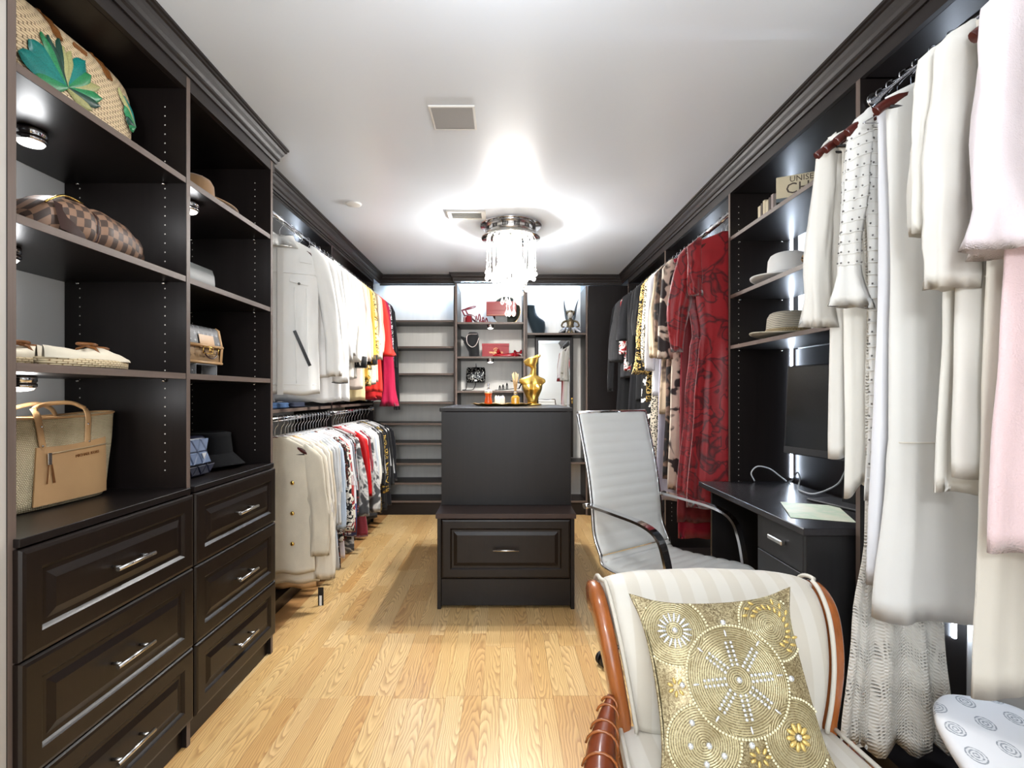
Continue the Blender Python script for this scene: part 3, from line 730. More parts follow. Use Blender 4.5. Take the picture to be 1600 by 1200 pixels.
for s in (-1, 1):
    pp = []
    for i in range(len(prof)):
        a = Vector(prof[max(0, i - 1)]); c = Vector(prof[min(len(prof) - 1, i + 1)]); t = (c - a).normalized(); nn = Vector((-t.y, t.x)); p = Vector(prof[i]) + nn * .034
        pp.append((s * (hwat(prof[i][1]) if i < 26 else hwat(.78)), p.x, p.y))
    MB().tube(pp, .0055, 7).build('piping', PIPE, ac)
    st_ = smoothpath([(.31, .02), (.295, .20), (.282, .40), (.284, .52), (.296, .62), (.330, .705), (.378, .752), (.425, .752), (.458, .722)], 6) if False else None
    path = smoothpath([(.335, .001, 0), (.31, .20, 0), (.285, .40, 0), (.283, .52, 0), (.296, .60, 0), (.331, .672, 0), (.376, .702, 0), (.421, .698, 0), (.450, .665, 0)], 6)
    rings = []
    for i, p in enumerate(path):
        z = p[1]; hw = hwat(z) + .024; wd = .021 if z > .4 else .018; dp = .036 if z > .4 else .02
        q = Vector(path[min(i + 1, len(path) - 1)]) - Vector(path[max(i - 1, 0)]); q.normalize(); nn = Vector((-q.y, q.x))
        r = []
        for k in range(16):
            an = 2 * pi * k / 16; cx, sx = cos(an), sin(an)
            e = math.copysign(abs(sx) ** .6, sx) * dp; r.append((s * hw + math.copysign(abs(cx) ** .6, cx) * wd, p[0] + nn.x * e, p[1] + nn.y * e))
        rings.append(r)
    MB().loft(rings).build('back_stile', CHERRY, ac)
    # carved acanthus bracket between stile and seat rail
    dz = 0 if s < 0 else -.11
    g = MB(); path = smoothpath([(s * .285, .246, .52 + dz), (s * .300, .225, .47 + dz), (s * .322, .18, .42 + dz), (s * .335, .11, .375 + dz), (s * .330, .03, .33 + dz), (s * .315, -.05, .30 + dz)], 5)
    g.tube(path, [.008 + .032 * sin(min(1, k / (len(path) - 1) * 1.25) * pi * .62) for k in range(len(path))], 12)
    br = g.build('carved_bracket', CHERRYD, ac)
    g = MB()
    for k in range(9):
        f = .1 + .095 * k; i = int(f * (len(path) - 1)); c = Vector(path[i]); rr = .008 + .034 * sin(min(1, f * 1.25) * pi * .62)
        g.tube([(c.x + rr * cos(u) * s * -1, c.y - .012 + .02 * u / 3, c.z + rr * sin(u) + .004) for u in [(-.3 + .42 * j) for j in range(9)]], .0032, 5)
    g.build('carved_leaf', CHERRY, br)
    lg = smoothpath([(s * .29, -.27, .30), (s * .305, -.30, .24), (s * .30, -.295, .14), (s * .285, -.28, .05), (s * .29, -.295, .012)], 5)
    MB().tube(lg, [.034, .033, .032, .031, .030, .028, .026, .024, .022, .020, .018, .017, .016, .016, .016, .017, .018, .020, .022, .022, .02][:len(lg)], 12).build('leg', CHERRY, ac)
def seatring(y, hw, z0, z1, dome):
    pts = []
    for k in range(36):
        q = 2 * pi * k / 36; cx, sx = cos(q), sin(q); x = hw * math.copysign(abs(cx) ** .3, cx)
        zz = (z0 + z1) / 2 + (z1 - z0) / 2 * math.copysign(abs(sx) ** .4, sx) + (dome * (1 - (x / hw) ** 2) if sx > 0 else 0); pts.append((x, y, zz))
    return pts
rings = [seatring(.262 - .57 * t, (.262 + .05 * t) * (1 - .03 * (t > .98)), .365, .435 - .02 * (t > .97), .022 * sin(pi * min(1, t * 1.0 + .08))) for t in [0, .02, .06, .12, .2, .3, .4, .5, .6, .7, .8, .9, .96, 1.0]]
MB().loft(rings).build('seat_cushion', CREAM, ac)
for s in (-1, 1):
    MB().tube([(s * (.262 + .05 * t) * .99, .262 - .57 * t, .434) for t in [k / 12 for k in range(13)]], .0055, 7).build('piping', PIPE, ac)
mb = MB()
mb.loft([[(-.262, .25, .30), (.262, .25, .30), (.312, -.31, .30), (-.312, -.31, .30)], [(-.265, .25, .364), (.265, .25, .364), (.315, -.31, .364), (-.315, -.31, .364)]], smooth=False)
mb.build('seat_rail', CHERRY, ac)

# ================================================================== GOLD CUSHION
PA = .192
CIRC = [(0.004, .006, .118), (-.120, .118, .080), (.118, .118, .078), (-.098, -.118, .080), (.115, -.112, .078)]
m, nt, b = newmat('gold_beadwork')
sp = node(nt, 'ShaderNodeSeparateXYZ', {0: objco(nt)}); X, Y = sp.outputs[0], sp.outputs[1]
best = None
for cx, cy, rr in CIRC:
    dx = mth(nt, 'SUBTRACT', X, cx); dy = mth(nt, 'SUBTRACT', Y, cy); d = mth(nt, 'SQRT', mth(nt, 'ADD', mth(nt, 'MULTIPLY', dx, dx), mth(nt, 'MULTIPLY', dy, dy)))
    sdist = mth(nt, 'SUBTRACT', d, rr)
    if best is None: best = sdist; dd = d
    else:
        less = mth(nt, 'LESS_THAN', sdist, best)
        dd = mth(nt, 'ADD', mth(nt, 'MULTIPLY', d, less), mth(nt, 'MULTIPLY', dd, mth(nt, 'SUBTRACT', 1.0, less)))
        best = mth(nt, 'MINIMUM', best, sdist)
ringv = mth(nt, 'MULTIPLY_ADD', mth(nt, 'SINE', mth(nt, 'MULTIPLY', dd, 2 * pi / .0052)), .5, .5)
sq = node(nt, 'ShaderNodeTexVoronoi', {'Vector': objco(nt), 'Scale': 330.0})
sqv = node(nt, 'ShaderNodeSeparateColor', {0: sq.outputs['Color']}).outputs[0]
inside = mth(nt, 'LESS_THAN', best, 0.0)
big = node(nt, 'ShaderNodeTexNoise', {'Vector': objco(nt), 'Scale': 16.0, 'Detail': 2.0}).outputs[0]
gold = mixc(nt, ringv, lin((96, 80, 48)), lin((206, 192, 148)))
gold = mixc(nt, mth(nt, 'MULTIPLY', sqv, .45), gold, lin((238, 228, 186)))
outg = mixc(nt, sqv, lin((104, 88, 58)), lin((204, 190, 150)))
col = mixc(nt, inside, outg, gold)
col = mixc(nt, ramp(nt, big, [(.4, (0, 0, 0, 1)), (.65, (.5, .5, .5, 1))]), col, lin((126, 108, 70)))
nt.links.new(col, b.inputs['Base Color']); b.inputs['Metallic'].default_value = .4; b.inputs['Roughness'].default_value = .36
setbump(nt, b, mth(nt, 'ADD', mth(nt, 'MULTIPLY', ringv, inside), sqv), .7, .0015)
GOLDB = m
U = Vector((.377, 0, .016)).normalized(); V = Vector((-.027, .165, .307)); V = (V - U * V.dot(U)).normalized()
pc = thing('gold_cushion', 'square gold beaded cushion with sequin medallions on the cream striped chair', 'cushion', (.494, 1.122, .617)); pc.scale = (.9, .9, .9)
pc.rotation_euler = orient((0, 0, 0), U, V, U.cross(V)).to_euler()
def pz(x, y): return .050 * (max(0, 1 - abs(x / PA) ** 2.2) ** .55) * (max(0, 1 - abs(y / PA) ** 2.2) ** .55) + .006
def pxy(u, v_):
    k = .93 + .07 * 1.0
    e = 1 + .09 * (abs(u * v_) ** 6)
    return (PA * u * (1 - .085 * (1 - v_ * v_)) * e, PA * v_ * (1 - .085 * (1 - u * u)) * e)
mb = MB(); N = 30
for sgn in (1, -1):
    mb.loft([[(lambda p: (p[0], p[1], (1 if sgn > 0 else -.5) * (pz(p[0], p[1]) - .004)))(pxy(-1 + 2 * i / N, -1 + 2 * j / N)) for i in range(N + 1)] for j in range(N + 1)], False)
edge = [pxy(-1 + 2 * i / N, -1) for i in range(N)] + [pxy(1, -1 + 2 * i / N) for i in range(N)] + [pxy(1 - 2 * i / N, 1) for i in range(N)] + [pxy(-1, 1 - 2 * i / N) for i in range(N)]
mb.tube([(x, y, 0) for x, y in edge], .0042, 6, wrap=True)
mb.build('cover', GOLDB, pc)
PEARL = pbr('pearl_bead', (236, 228, 190), .25, .1); GEM = pbr('clear_rhinestone', (236, 240, 244), .08, .75); AMB = pbr('amber_bead', (204, 176, 104), .2, .35)
def bead(mb, x, y, r, n=6, m_=4, k=1.0): mb.ball((x, y, pz(x, y) + r * .25), (r, r, r * .8), n, m_)
def oval(mb, x, y, a, L, wd):
    s = MB(); keep = mb.M; mb.M = Matrix.Translation((x, y, pz(x, y) + .001)) @ Matrix.Rotation(a, 4, 'Z'); mb.ball((0, 0, 0), (L, wd, wd * .7), 8, 5); mb.M = keep
mb = MB()
for cx, cy, rr in CIRC:
    n = int(2 * pi * rr / .0072)
    for k in range(n):
        a = 2 * pi * k / n; x, y = cx + rr * cos(a), cy + rr * sin(a)
        if max(abs(x), abs(y)) < PA * .93 and (rr > .1 or math.hypot(x - CIRC[0][0], y - CIRC[0][1]) > .122): bead(mb, x, y, .0032)
mb.build('pearl_trim', PEARL, pc, 'pale pearl bead rings', kind='stuff')
mb = MB(); cx, cy, _ = CIRC[0]
for k in range(8):
    a = k * pi / 4 + .06
    for j in range(6):
        d = .032 + .0095 * j
        for s in (-1, 1): bead(mb, cx + d * cos(a) - s * .0062 * sin(a), cy + d * sin(a) + s * .0062 * cos(a), .0042, 7, 5)
    oval(mb, cx + .100 * cos(a), cy + .100 * sin(a), a, .009, .0028)
for k in range(18):
    a = 2 * pi * k / 18; oval(mb, CIRC[1][0] + .030 * cos(a), CIRC[1][1] + .030 * sin(a), a, .013, .0032)
for x, y in ((cx, cy), (CIRC[1][0], CIRC[1][1]), (.0, .130), (.131, .004), (-.1275, .0), (.004, -.122), (CIRC[4][0], CIRC[4][1]), (-.12, -.075), (-.13, -.12), (-.09, -.12), (-.06, -.14), (-.10, -.155)): bead(mb, x, y, .0075, 9, 6)
mb.build('rhinestone', GEM, pc, 'clear rhinestone sprigs and gems', kind='stuff')
mb = MB()
for k in range(10):
    a = 2 * pi * k / 10; oval(mb, CIRC[4][0] + .019 * cos(a), CIRC[4][1] + .019 * sin(a), a, .011, .0055)
for k in range(7):
    a = 2 * pi * k / 7; oval(mb, -.14 + .014 * cos(a), -.004 + .014 * sin(a), a, .008, .004); oval(mb, .02 + .018 * cos(a), -.146 + .014 * sin(a), a, .008, .004)
for k in range(26):
    a = R(-70 + 9 * k); d = .045 + .018 * (k % 2); x, y = CIRC[2][0] + d * cos(a), CIRC[2][1] + d * sin(a)
    if max(abs(x), abs(y)) < PA * .93: oval(mb, x, y, a + .6, .008, .0038)
mb.build('amber_petal', AMB, pc, 'golden petal beads', kind='stuff')

# unseen torchiere, added as a fixture for the rear fill light
tl = thing('added_torchiere', 'slim nickel torchiere added unseen behind the camera to carry a fill light', 'lamp', (-.15, -.75, 0))
MB().lathe([(.14, .001), (.14, .018), (.03, .03), (.012, .04)], 32).build('base', NICKEL, tl); MB().lathe([(.011, .04), (.011, 1.535)], 16).build('pole', NICKEL, tl)
MB().lathe([(.05, 1.536), (.10, 1.56), (.13, 1.60), (.135, 1.61)], 32, caps=(True, False)).build('shade_cup', NICKEL, tl)

ol = thing('added_ceiling_ring', 'round nickel ceiling ring added out of view to carry a fill light', 'lamp', (0, 1.05, ZC))  # unseen fixture added to go with the overhead fill light
MB().lathe([(.17, -.0005), (.17, -.02), (.16, -.03)], 40, caps=(False, False)).build('base_ring', NICKEL, ol)
# ================================================================== BAGS, HATS, SHOES ON THE LEFT SHELVES
def sring(a, b_, z, n=40, e=.45, cx=0, cy=0):
    return [(cx + a * math.copysign(abs(cos(2 * pi * k / n)) ** e, cos(2 * pi * k / n)), cy + b_ * math.copysign(abs(sin(2 * pi * k / n)) ** e, sin(2 * pi * k / n)), z) for k in range(n)]
def weave(name, c1, c2, sx, sz, rough=.8, rnd=.12):
    m, nt, b = newmat(name)
    sp = node(nt, 'ShaderNodeSeparateXYZ', {0: objco(nt)})
    u = mth(nt, 'ADD', sp.outputs[0], sp.outputs[1]); z = mth(nt, 'DIVIDE', sp.outputs[2], sz); row = mth(nt, 'FLOOR', z)
    q = mth(nt, 'FRACT', mth(nt, 'ADD', mth(nt, 'DIVIDE', u, sx), mth(nt, 'MULTIPLY', row, .5)))
    hu = mth(nt, 'SINE', mth(nt, 'MULTIPLY', q, pi)); hz = mth(nt, 'SINE', mth(nt, 'MULTIPLY', mth(nt, 'FRACT', z), pi))
    h = mth(nt, 'POWER', mth(nt, 'MULTIPLY', hu, hz), .5)
    n_ = node(nt, 'ShaderNodeTexNoise', {'Vector': objco(nt), 'Scale': 60.0}).outputs[0]
    f = ramp(nt, mth(nt, 'ADD', h, mth(nt, 'MULTIPLY', mth(nt, 'SUBTRACT', n_, .5), .3)), [(.18, (0, 0, 0, 1)), (.5, (1, 1, 1, 1))])
    nt.links.new(mixc(nt, f, lin(c2), lin(c1)), b.inputs['Base Color']); b.inputs['Roughness'].default_value = rough
    setbump(nt, b, h, .8, .003); return m
TAN = pbr('tan_leather', (202, 160, 112), .38, var=.05, bump=.08, bs=300)
BRN = pbr('brown_leather', (126, 78, 36), .4, var=.1, bump=.1, bs=300)
STRAW = weave('woven_straw', (226, 200, 160), (96, 66, 38), .024, .0078)
LX = -1.31
# palm-leaf straw bag on the top shelf
bg = thing('straw_bag', 'cream straw bag with embroidered green palm leaves on the top shelf', 'bag', (-1.29, 1.462, SHZ[0] + .0015), R(90))
MB().loft([sring(.238 * k, .085 * j, z) for z, k, j in ((0, .95, .8), (.006, .98, .9), (.06, 1.01, 1), (.14, 1.03, .98), (.20, 1.03, .86), (.235, 1.01, .70), (.258, .97, .5), (.275, .90, .32), (.284, .80, .12))]).build('body', STRAW, bg)
def bagfront(z): # front surface y of the straw bag
    t = lerp_table([(0, .8), (.06, 1), (.14, .98), (.20, .86), (.235, .70), (.258, .5), (.284, .15)], z)[0]; return -.085 * t
LG = [pbr('raffia_teal', (22, 120, 112), .35, var=.5, vs=(500, 40, 500)), pbr('raffia_green', (40, 128, 78), .4, var=.5, vs=(400, 40, 400)), pbr('raffia_dark', (22, 62, 50), .4, var=.5, vs=(500, 40, 500)), pbr('raffia_olive', (162, 158, 104), .5, var=.35, vs=(500, 40, 500))]
def lobe(x0, z0, x1, z1, wd, mi, dy=0):
    """A stitched raffia lobe lying on the bag's front from its root to its tip."""
    L = math.hypot(x1 - x0, z1 - z0); n = 12; rows = []; px, pz_ = -(z1 - z0) / L, (x1 - x0) / L
    for k in range(n + 1):
        t = k / n; w_ = wd * (sin(pi * min(1, t * .94 + .06)) ** .6) * (.5 + .6 * t); r = []
        for j in range(7):
            s = -1 + j / 3; x = x0 + (x1 - x0) * t + px * w_ * s; z = z0 + (z1 - z0) * t + pz_ * w_ * s
            r.append((x, bagfront(max(0, min(.283, z))) - .0015 - dy - .006 * (1 - s * s), z))
        rows.append(r)
    mb = MB(); mb.loft(rows, False); mb.build('palm_leaf_lobe', LG[mi], bg)
B = (-.055, .078)
for x1, z1, wd, mi, dy in ((-.165, .135, .040, 0, 0), (-.195, .085, .034, 0, .001), (-.15, .045, .030, 1, .002), (-.125, .182, .020, 1, .001), (-.105, .188, .016, 2, .002), (-.067, .205, .018, 2, 0), (-.058, .190, .015, 3, .002), (-.03, .195, .016, 3, 0), (.018, .200, .030, 0, .001), (.03, .165, .026, 1, .002), (.065, .150, .018, 3, 0), (.07, .118, .022, 1, .001), (.06, .09, .020, 2, .002), (.03, .062, .020, 3, .001)):
    lobe(B[0], B[1], x1, z1, wd, mi, dy)
for x1, z1, wd, mi in ((.168, .185, .022, 0), (.165, .150, .020, 1), (.17, .118, .018, 2), (.185, .09, .016, 1), (.15, .20, .014, 3)):
    lobe(.208, .105, x1, z1, wd, mi)
for x in (-.062, .118):
    mb = MB(); rows = []
    for k in range(9):
        z = .205 + .010 * k; w_ = .013 * (1 if 0 < k < 8 else .6); y = bagfront(min(.283, z))
        rows.append([(x - w_, y - .001, z), (x - w_, y - .006, z), (x + w_, y - .006, z), (x + w_, y - .001, z)])
    mb.loft(rows, smooth=False); mb.build('strap_tab', BRN, bg, 'brown leather strap end')
    mb = MB(); mb.tube(bez((x, bagfront(.28) - .004, .278), (x, -.03, .292), (x, .03, .292), (x, .05, .27)), .004, 6); mb.build('handle', BRN, bg)
mb = MB(); mb.cbox(-.002, .045, bagfront(.235) - .006, bagfront(.235) - .0005, .228, .240, .001); mb.build('name_tag', BRN, bg)

# chequered bag
m, nt, b = newmat('brown_check_canvas')
cks = node(nt, 'ShaderNodeSeparateXYZ', {0: objco(nt)})
pu = mth(nt, 'FLOOR', mth(nt, 'DIVIDE', mth(nt, 'ADD', cks.outputs[0], 5.0), .021))
arc = mth(nt, 'ADD', cks.outputs[2], mth(nt, 'MULTIPLY', cks.outputs[1], 1.0)); pv = mth(nt, 'FLOOR', mth(nt, 'DIVIDE', mth(nt, 'ADD', arc, 5.0), .024))
chk = mth(nt, 'MODULO', mth(nt, 'ADD', pu, pv), 2.0)
nz = node(nt, 'ShaderNodeTexNoise', {'Vector': objco(nt, (300, 300, 300)), 'Scale': 1.0}).outputs[0]
nt.links.new(mixc(nt, mth(nt, 'MULTIPLY', nz, .3), mixc(nt, chk, lin((146, 112, 88)), lin((66, 50, 42))), lin((100, 78, 64))), b.inputs['Base Color']); b.inputs['Roughness'].default_value = .5
CHK = m
DKB = pbr('dark_brown_leather', (52, 28, 22), .3, var=.1)
bg = thing('checkered_bag', 'brown checkered canvas bag slouched on the second shelf', 'bag', (-1.26, 1.525, SHZ[1] + .0055), R(90))
def slouch(t):
    return lerp_table([(0, .02, .05), (.08, .052, .10), (.2, .062, .125), (.35, .068, .13), (.42, .062, .118), (.5, .068, .132), (.7, .066, .125), (.9, .056, .10), (1, .04, .07)], t)
rings = []
for k in range(31):
    t = k / 30; x = -.20 + .40 * t; a, h = slouch(t); rings.append([(x, a * 1.25 * math.copysign(abs(cos(q)) ** .7, cos(q)), h / 2 + h / 2 * math.copysign(abs(sin(q)) ** .75, sin(q))) for q in [2 * pi * j / 26 for j in range(26)]])
MB().loft(rings).build('body', CHK, bg)
a, h = slouch(.42)
MB().tube([(-.032, a * 1.27 * math.copysign(abs(cos(q)) ** .7, cos(q)), h / 2 + (h / 2 + .001) * math.copysign(abs(sin(q)) ** .75, sin(q))) for q in [2 * pi * j / 26 for j in range(26)]], .003, 6, wrap=True).build('seam_piping', DKB, bg)
mb = MB(); mb.loft([[(-.165 + .085 * k / 8, -.083 - .004 * sin(k / 8 * pi) + .02 * (j / 3), .02 + .075 * j / 3 - .012 * k / 8) for j in range(4)] for k in range(9)], False); mb.build('side_tab', DKB, bg, 'dark leather tab')
mb = MB(); mb.tube(bez((-.18, -.055, .085), (-.13, -.06, .13), (-.1, -.04, .135), (-.03, -.03, .135)), .003, 6); mb.build('zipper', BRASS, bg)

# slip-on shoes
CRM = pbr('cream_canvas', (226, 214, 190), .75, var=.05, bump=.2, bs=500); ROPE = weave('rope_sole', (222, 200, 160), (140, 108, 66), .014, .006)
def shoe(name, label, loc, rz, group):
    t = thing(name, label, 'shoe', loc, rz, group)
    def out(z, gr):
        r = []
        for k in range(32):
            q = 2 * pi * k / 32; x = .142 * cos(q); w_ = (.040 + .009 * sin((x + .05) * 12)) ; r.append((x * (1 + gr), w_ * math.copysign(abs(sin(q)) ** .8, sin(q)) * (1 + gr * 2) + .006 * cos(2 * q), z))
        return r
    MB().loft([out(0, 0), out(.022, .01), out(.024, -.02)]).build('sole', ROPE, t)
    rings = []
    for k in range(25):          # upper: a shell open over the heel half
        x = -.136 + .272 * k / 24; w_ = .040 + .009 * sin((x + .05) * 12); w_ *= (1 - max(0, abs(x) / .142) ** 6 * .75)
        h = lerp_table([(-.136, .058), (-.1, .055), (-.03, .048), (0, .055), (.03, .062), (.07, .05), (.11, .036), (.136, .028)], x)[0]
        op = 1 if x < .0 else 0
        rings.append([(x, w_ * cos(q), .022 + (h - .022) * (max(0, sin(q)) ** .6) * (1 if not op else (1 if abs(cos(q)) > .55 else .0) * 1.0 + (0 if abs(cos(q)) > .55 else -.0))) for q in [pi * j / 16 for j in range(17)]])
    MB().loft(rings, False).build('upper', CRM, t)
    mb = MB()
    for s in (-1, 1): mb.tube([(.04 + .004 + (.022 + .006 * cos(2 * a)) * cos(a) + s * .02 - .02, .018 * sin(a), .064 - .004 * s) for a in [2 * pi * k / 18 for k in range(18)]], .0045, 6, wrap=True)
    mb.tube([(.004, -.040, .036), (.002, -.028, .056), (.0, 0, .064), (.002, .028, .056), (.004, .040, .036)], .004, 6)
    mb.build('leather_bow', BRN, t, 'tan leather chain detail'); return t
shoe('slip_on_shoe', 'cream slip-on shoe with a rope sole, in front on the third shelf', (-1.20, 1.47, SHZ[2] + .0015), R(86), 'slip-on shoes')
shoe('slip_on_shoe', 'cream slip-on shoe set behind its twin against the pale wall', (-1.33, 1.40, SHZ[2] + .0015), R(92), 'slip-on shoes')

# woven tote
RAFF = weave('raffia_fabric', (230, 214, 176), (150, 122, 80), .0056, .0050)
bg = thing('woven_tote', 'large woven raffia tote with a tan leather front pocket on the counter', 'bag', (-1.385, 1.535, .9195), R(88))
def tt(z): # half length, half depth
    f = z / .27; return .185 + .055 * f, .075 * (1 - .25 * f)
rings = []
for k in range(13):
    z = .27 * k / 12; a, b_ = tt(z); a *= (.96 if k == 0 else 1); b_ *= (.9 if k == 0 else 1)
    rings.append([(x, y - .004 * noise.noise((x * 9, z * 9, 1)), zz + (0.010 * (x / a) ** 2 - .012 if k == 12 else 0) * 1.0) for x, y, zz in sring(a, b_, z, 44, .5)])
inn = [[(x * .97, y * .9, z - .002) for x, y, z in rings[12]], [(x * .95, y * .85, z - .06) for x, y, z in rings[12]]]
mb = MB(); mb.loft(rings + inn, mi=0); mb.build('body', RAFF, bg)
MB().tube([(x, y, z + .001) for x, y, z in rings[12]], .004, 6, wrap=True).build('rim', TAN, bg)
mb = MB(); mb.loft([[(x * .955, y * .86, z - .010) for x, y, z in rings[12]], [(x * .94, y * .84, z - .055) for x, y, z in rings[12]]], True, (False, True)); mb.build('lining', pbr('grey_lining', (120, 116, 122), .6), bg)
def tf(x, z): a, b_ = tt(z); return -b_ * max(0.05, 1 - abs(x / a) ** 4) ** .25
rows = []
for j in range(15):
    z = .012 + .165 * j / 14; r = []
    for k in range(25):
        x = -.085 + .245 * k / 24 - .02 * (1 - j / 14) * (k < 3); r.append((x, tf(x, z) - .005 - .006 * sin(pi * k / 24) * sin(pi * j / 14), z + (.012 * (k / 24) if j > 7 else .0) - (.006 * sin(pi * k / 24) if j == 14 else 0)))
    rows.append(r)
mb = MB(); mb.loft(rows, False); mb.loft([[(x, y + .0045, z) for x, y, z in rows[0]], rows[0]], False); mb.loft([rows[-1], [(x, y + .0045, z) for x, y, z in rows[-1]]], False)
mb.loft([[r[0] for r in rows], [(r[0][0], r[0][1] + .0045, r[0][2]) for r in rows]], False); mb.loft([[r[-1] for r in rows], [(r[-1][0], r[-1][1] + .0045, r[-1][2]) for r in rows]], False)
pk_ = mb.build('front_pocket', TAN, bg, 'smooth tan leather pocket')
mb = MB(); zp = [(p[0], p[1] - .0025, p[2] + .001) for p in rows[-3][3:]]
mb.tube(zp, .0022, 6); mb.build('zipper', pbr('pale_zip', (214, 190, 150), .3, .4), pk_)
mb = MB(); p = zp[0]; mb.cbox(p[0] - .006, p[0] + .006, p[1] - .006, p[1] - .001, p[2] - .032, p[2] + .003, .001); mb.build('zip_pull', NICKEL, pk_)
mb = MB(); mb.loft([[(p[0] - .004 + w_, p[1] - .006, p[2] - .03 - .055 * k / 6) for w_ in (-.003 - .006 * k / 6, .000 - .004 * k / 6)] for k in range(7)], False); mb.loft([[(p[0] + .002 + w_, p[1] - .006, p[2] - .03 - .055 * k / 6) for w_ in (.000 + .006 * k / 6, .005 + .010 * k / 6)] for k in range(7)], False); mb.build('tassel', BRN, pk_)
text_mesh('MICHAEL KORS', .0125, BRN, 'lettering', pk_, Matrix.Translation((.075, tf(.075, .14) - .0115, .142)) @ Matrix.Rotation(R(90), 4, 'X') @ Matrix.Rotation(R(4), 4, 'Z'))
for s, yy in ((-1, 0), (1, 0)):
    x = -.075 if s < 0 else .095
    strap = [(x - .012 * s, tf(x, .15) - .003, .155), (x - .006 * s, tf(x, .2) - .004, .205), (x, tf(x, .26) - .004, .262), (x + .004, -.045, .285)]
    MB().tube(smoothpath(strap, 5), .0115, 8, flat=.18, up=(1, 0, 0)).build('strap', TAN, bg)
    mb = MB()
    for z in (.18, .235): mb.ball((x - .006 * s, tf(x, z) - .008, z), (.0035, .002, .0035), 8, 5)
    mb.build('stud', NICKEL, bg, kind='stuff')
MB().tube(smoothpath([(.099, -.045, .285), (.06, -.035, .302), (0, -.02, .300), (-.045, -.03, .292), (-.071, -.045, .285)], 6), .0065, 8).build('handle', TAN, bg)
MB().tube(smoothpath([(.10, .05, .26), (.06, .03, .285), (.0, .02, .30), (-.06, .035, .285), (-.09, .05, .26)], 6), .0065, 8).build('handle', TAN, bg)

# hats
def hat(name, label, loc, rz, mat, bandmat, rb, rc_, h, top=.82, dent=.02, curl=.012, oval=1.12, droop=0.0, tiltx=0, band_h=.028, thick=.004):
    t = thing(name, label, 'hat', loc, rz)
    if tiltx: t.rotation_euler = (tiltx[0], tiltx[1], rz)
    n = 48; rings = []
    def rg(r, z, f=0.0, dn=0.0): return [(r * oval * cos(2 * pi * k / n), r * sin(2 * pi * k / n), z + f * cos(4 * pi * k / n) - dn) for k in range(n)]
    up = []
    for k in range(9):
        q = k / 8; r = rb + (rc_ - rb) * q; up.append((r, .012 + curl * (1 - q) ** 2 * 1.0 - droop * (1 - q), -.007 * (1 - q)))
    ringsU = [rg(r, z, f) for r, z, f in up]
    crown = [(rc_, .014), (rc_ * .99, .03), (rc_ * .965, h * .5), (rc_ * .93, h * .8), (rc_ * top, h * .95), (rc_ * top * .85, h), (rc_ * .55, h - dent * .4), (rc_ * .3, h - dent), (rc_ * .03, h - dent)]
    ringsC = [rg(r, z) for r, z in crown]
    ringsD = [[(x, y, z - thick) for x, y, z in r] for r in ringsU]
    mb = MB(); mb.loft(ringsD[::-1] + [[(x * 1.004, y * 1.004, z - thick / 2) for x, y, z in ringsU[0]]] + ringsU + ringsC); mb.build('felt', mat, t)
    if bandmat:
        mb = MB(); mb.loft([rg(rc_ + .0005, .0145), rg(rc_ + .0022, .016), rg(rc_ * .992 + .0022, .014 + band_h), rg(rc_ * .992, .0155 + band_h)], True, (False, False)); mb.build('hat_band', bandmat, t, 'contrasting hat band')
    return t
hat('fedora_hat', 'tan brown fedora hat with a dark band on the top shelf', (-1.315, 2.14, SHZ[0] + .006), R(20), pbr('tan_felt', (156, 120, 82), .85, sheen=.3, var=.06), pbr('dark_band', (54, 42, 36), .6), .165, .088, .135)
t = hat('bucket_hat', 'black bucket hat beside the blue quilted bag on the counter', (-1.325, 2.285, .974), R(70), pbr('black_velour', (10, 10, 12), .95, spec=.2, bump=.15, bs=400), None, .148, .100, .105, top=.93, dent=.004, curl=0, droop=.052, oval=1.06)
# small grey handbag
GRY = pbr('grey_leather', (96, 98, 96), .42, var=.06, bump=.1, bs=250)
bg = thing('grey_clutch', 'small dark grey leather bag with a gold chain on the middle shelf', 'bag', (-1.29, 2.08, SHZ[1] + .0015), R(88))
MB().loft([sring(.125 * k, .04 * j, z) for z, k, j in ((0, .95, .8), (.008, .99, 1), (.06, 1, .95), (.105, .97, .7), (.118, .93, .4))]).build('body', GRY, bg)
rows = [[(x, -.042 * j - .003, z) for x in (-.12, -.06, 0, .06, .12)] for z, j in ((.12, .3), (.112, .75), (.085, .97), (.05, 1.04), (.042, 1.03))]
MB().loft(rows, False).build('flap', GRY, bg)
mb = MB()
for k in range(9): mb.tube([(.05 + .008 * k + .006 * cos(a), -.052 - .002 * (k % 2), .03 + .004 * sin(a) * (1 if k % 2 else .4) - .0016 * k + .002) for a in [2 * pi * j / 8 for j in range(8)]], .0013, 5, wrap=True)
mb.build('chain', BRASS, bg)

# monogram bag on an acrylic stand
m, nt, b = newmat('monogram_canvas_grey')
def mono(name, c1, c2):
    m, nt, b = newmat(name)
    co = objco(nt, (34, 34, 34)); f = node(nt, 'ShaderNodeTexVoronoi', {'Vector': co, 'Scale': 1.0, 'Randomness': .25})
    w2 = node(nt, 'ShaderNodeVectorMath', {0: co, 1: f.outputs['Position']}, operation='SUBTRACT').outputs[0]; s2 = node(nt, 'ShaderNodeSeparateXYZ', {0: w2})
    star = mth(nt, 'MULTIPLY', mth(nt, 'ABSOLUTE', s2.outputs[0]), mth(nt, 'ABSOLUTE', s2.outputs[2])); k = mth(nt, 'MULTIPLY', mth(nt, 'LESS_THAN', star, .006), mth(nt, 'LESS_THAN', f.outputs['Distance'], .33))
    nt.links.new(mixc(nt, k, lin(c1), lin(c2)), b.inputs['Base Color']); b.inputs['Roughness'].default_value = .45; return m
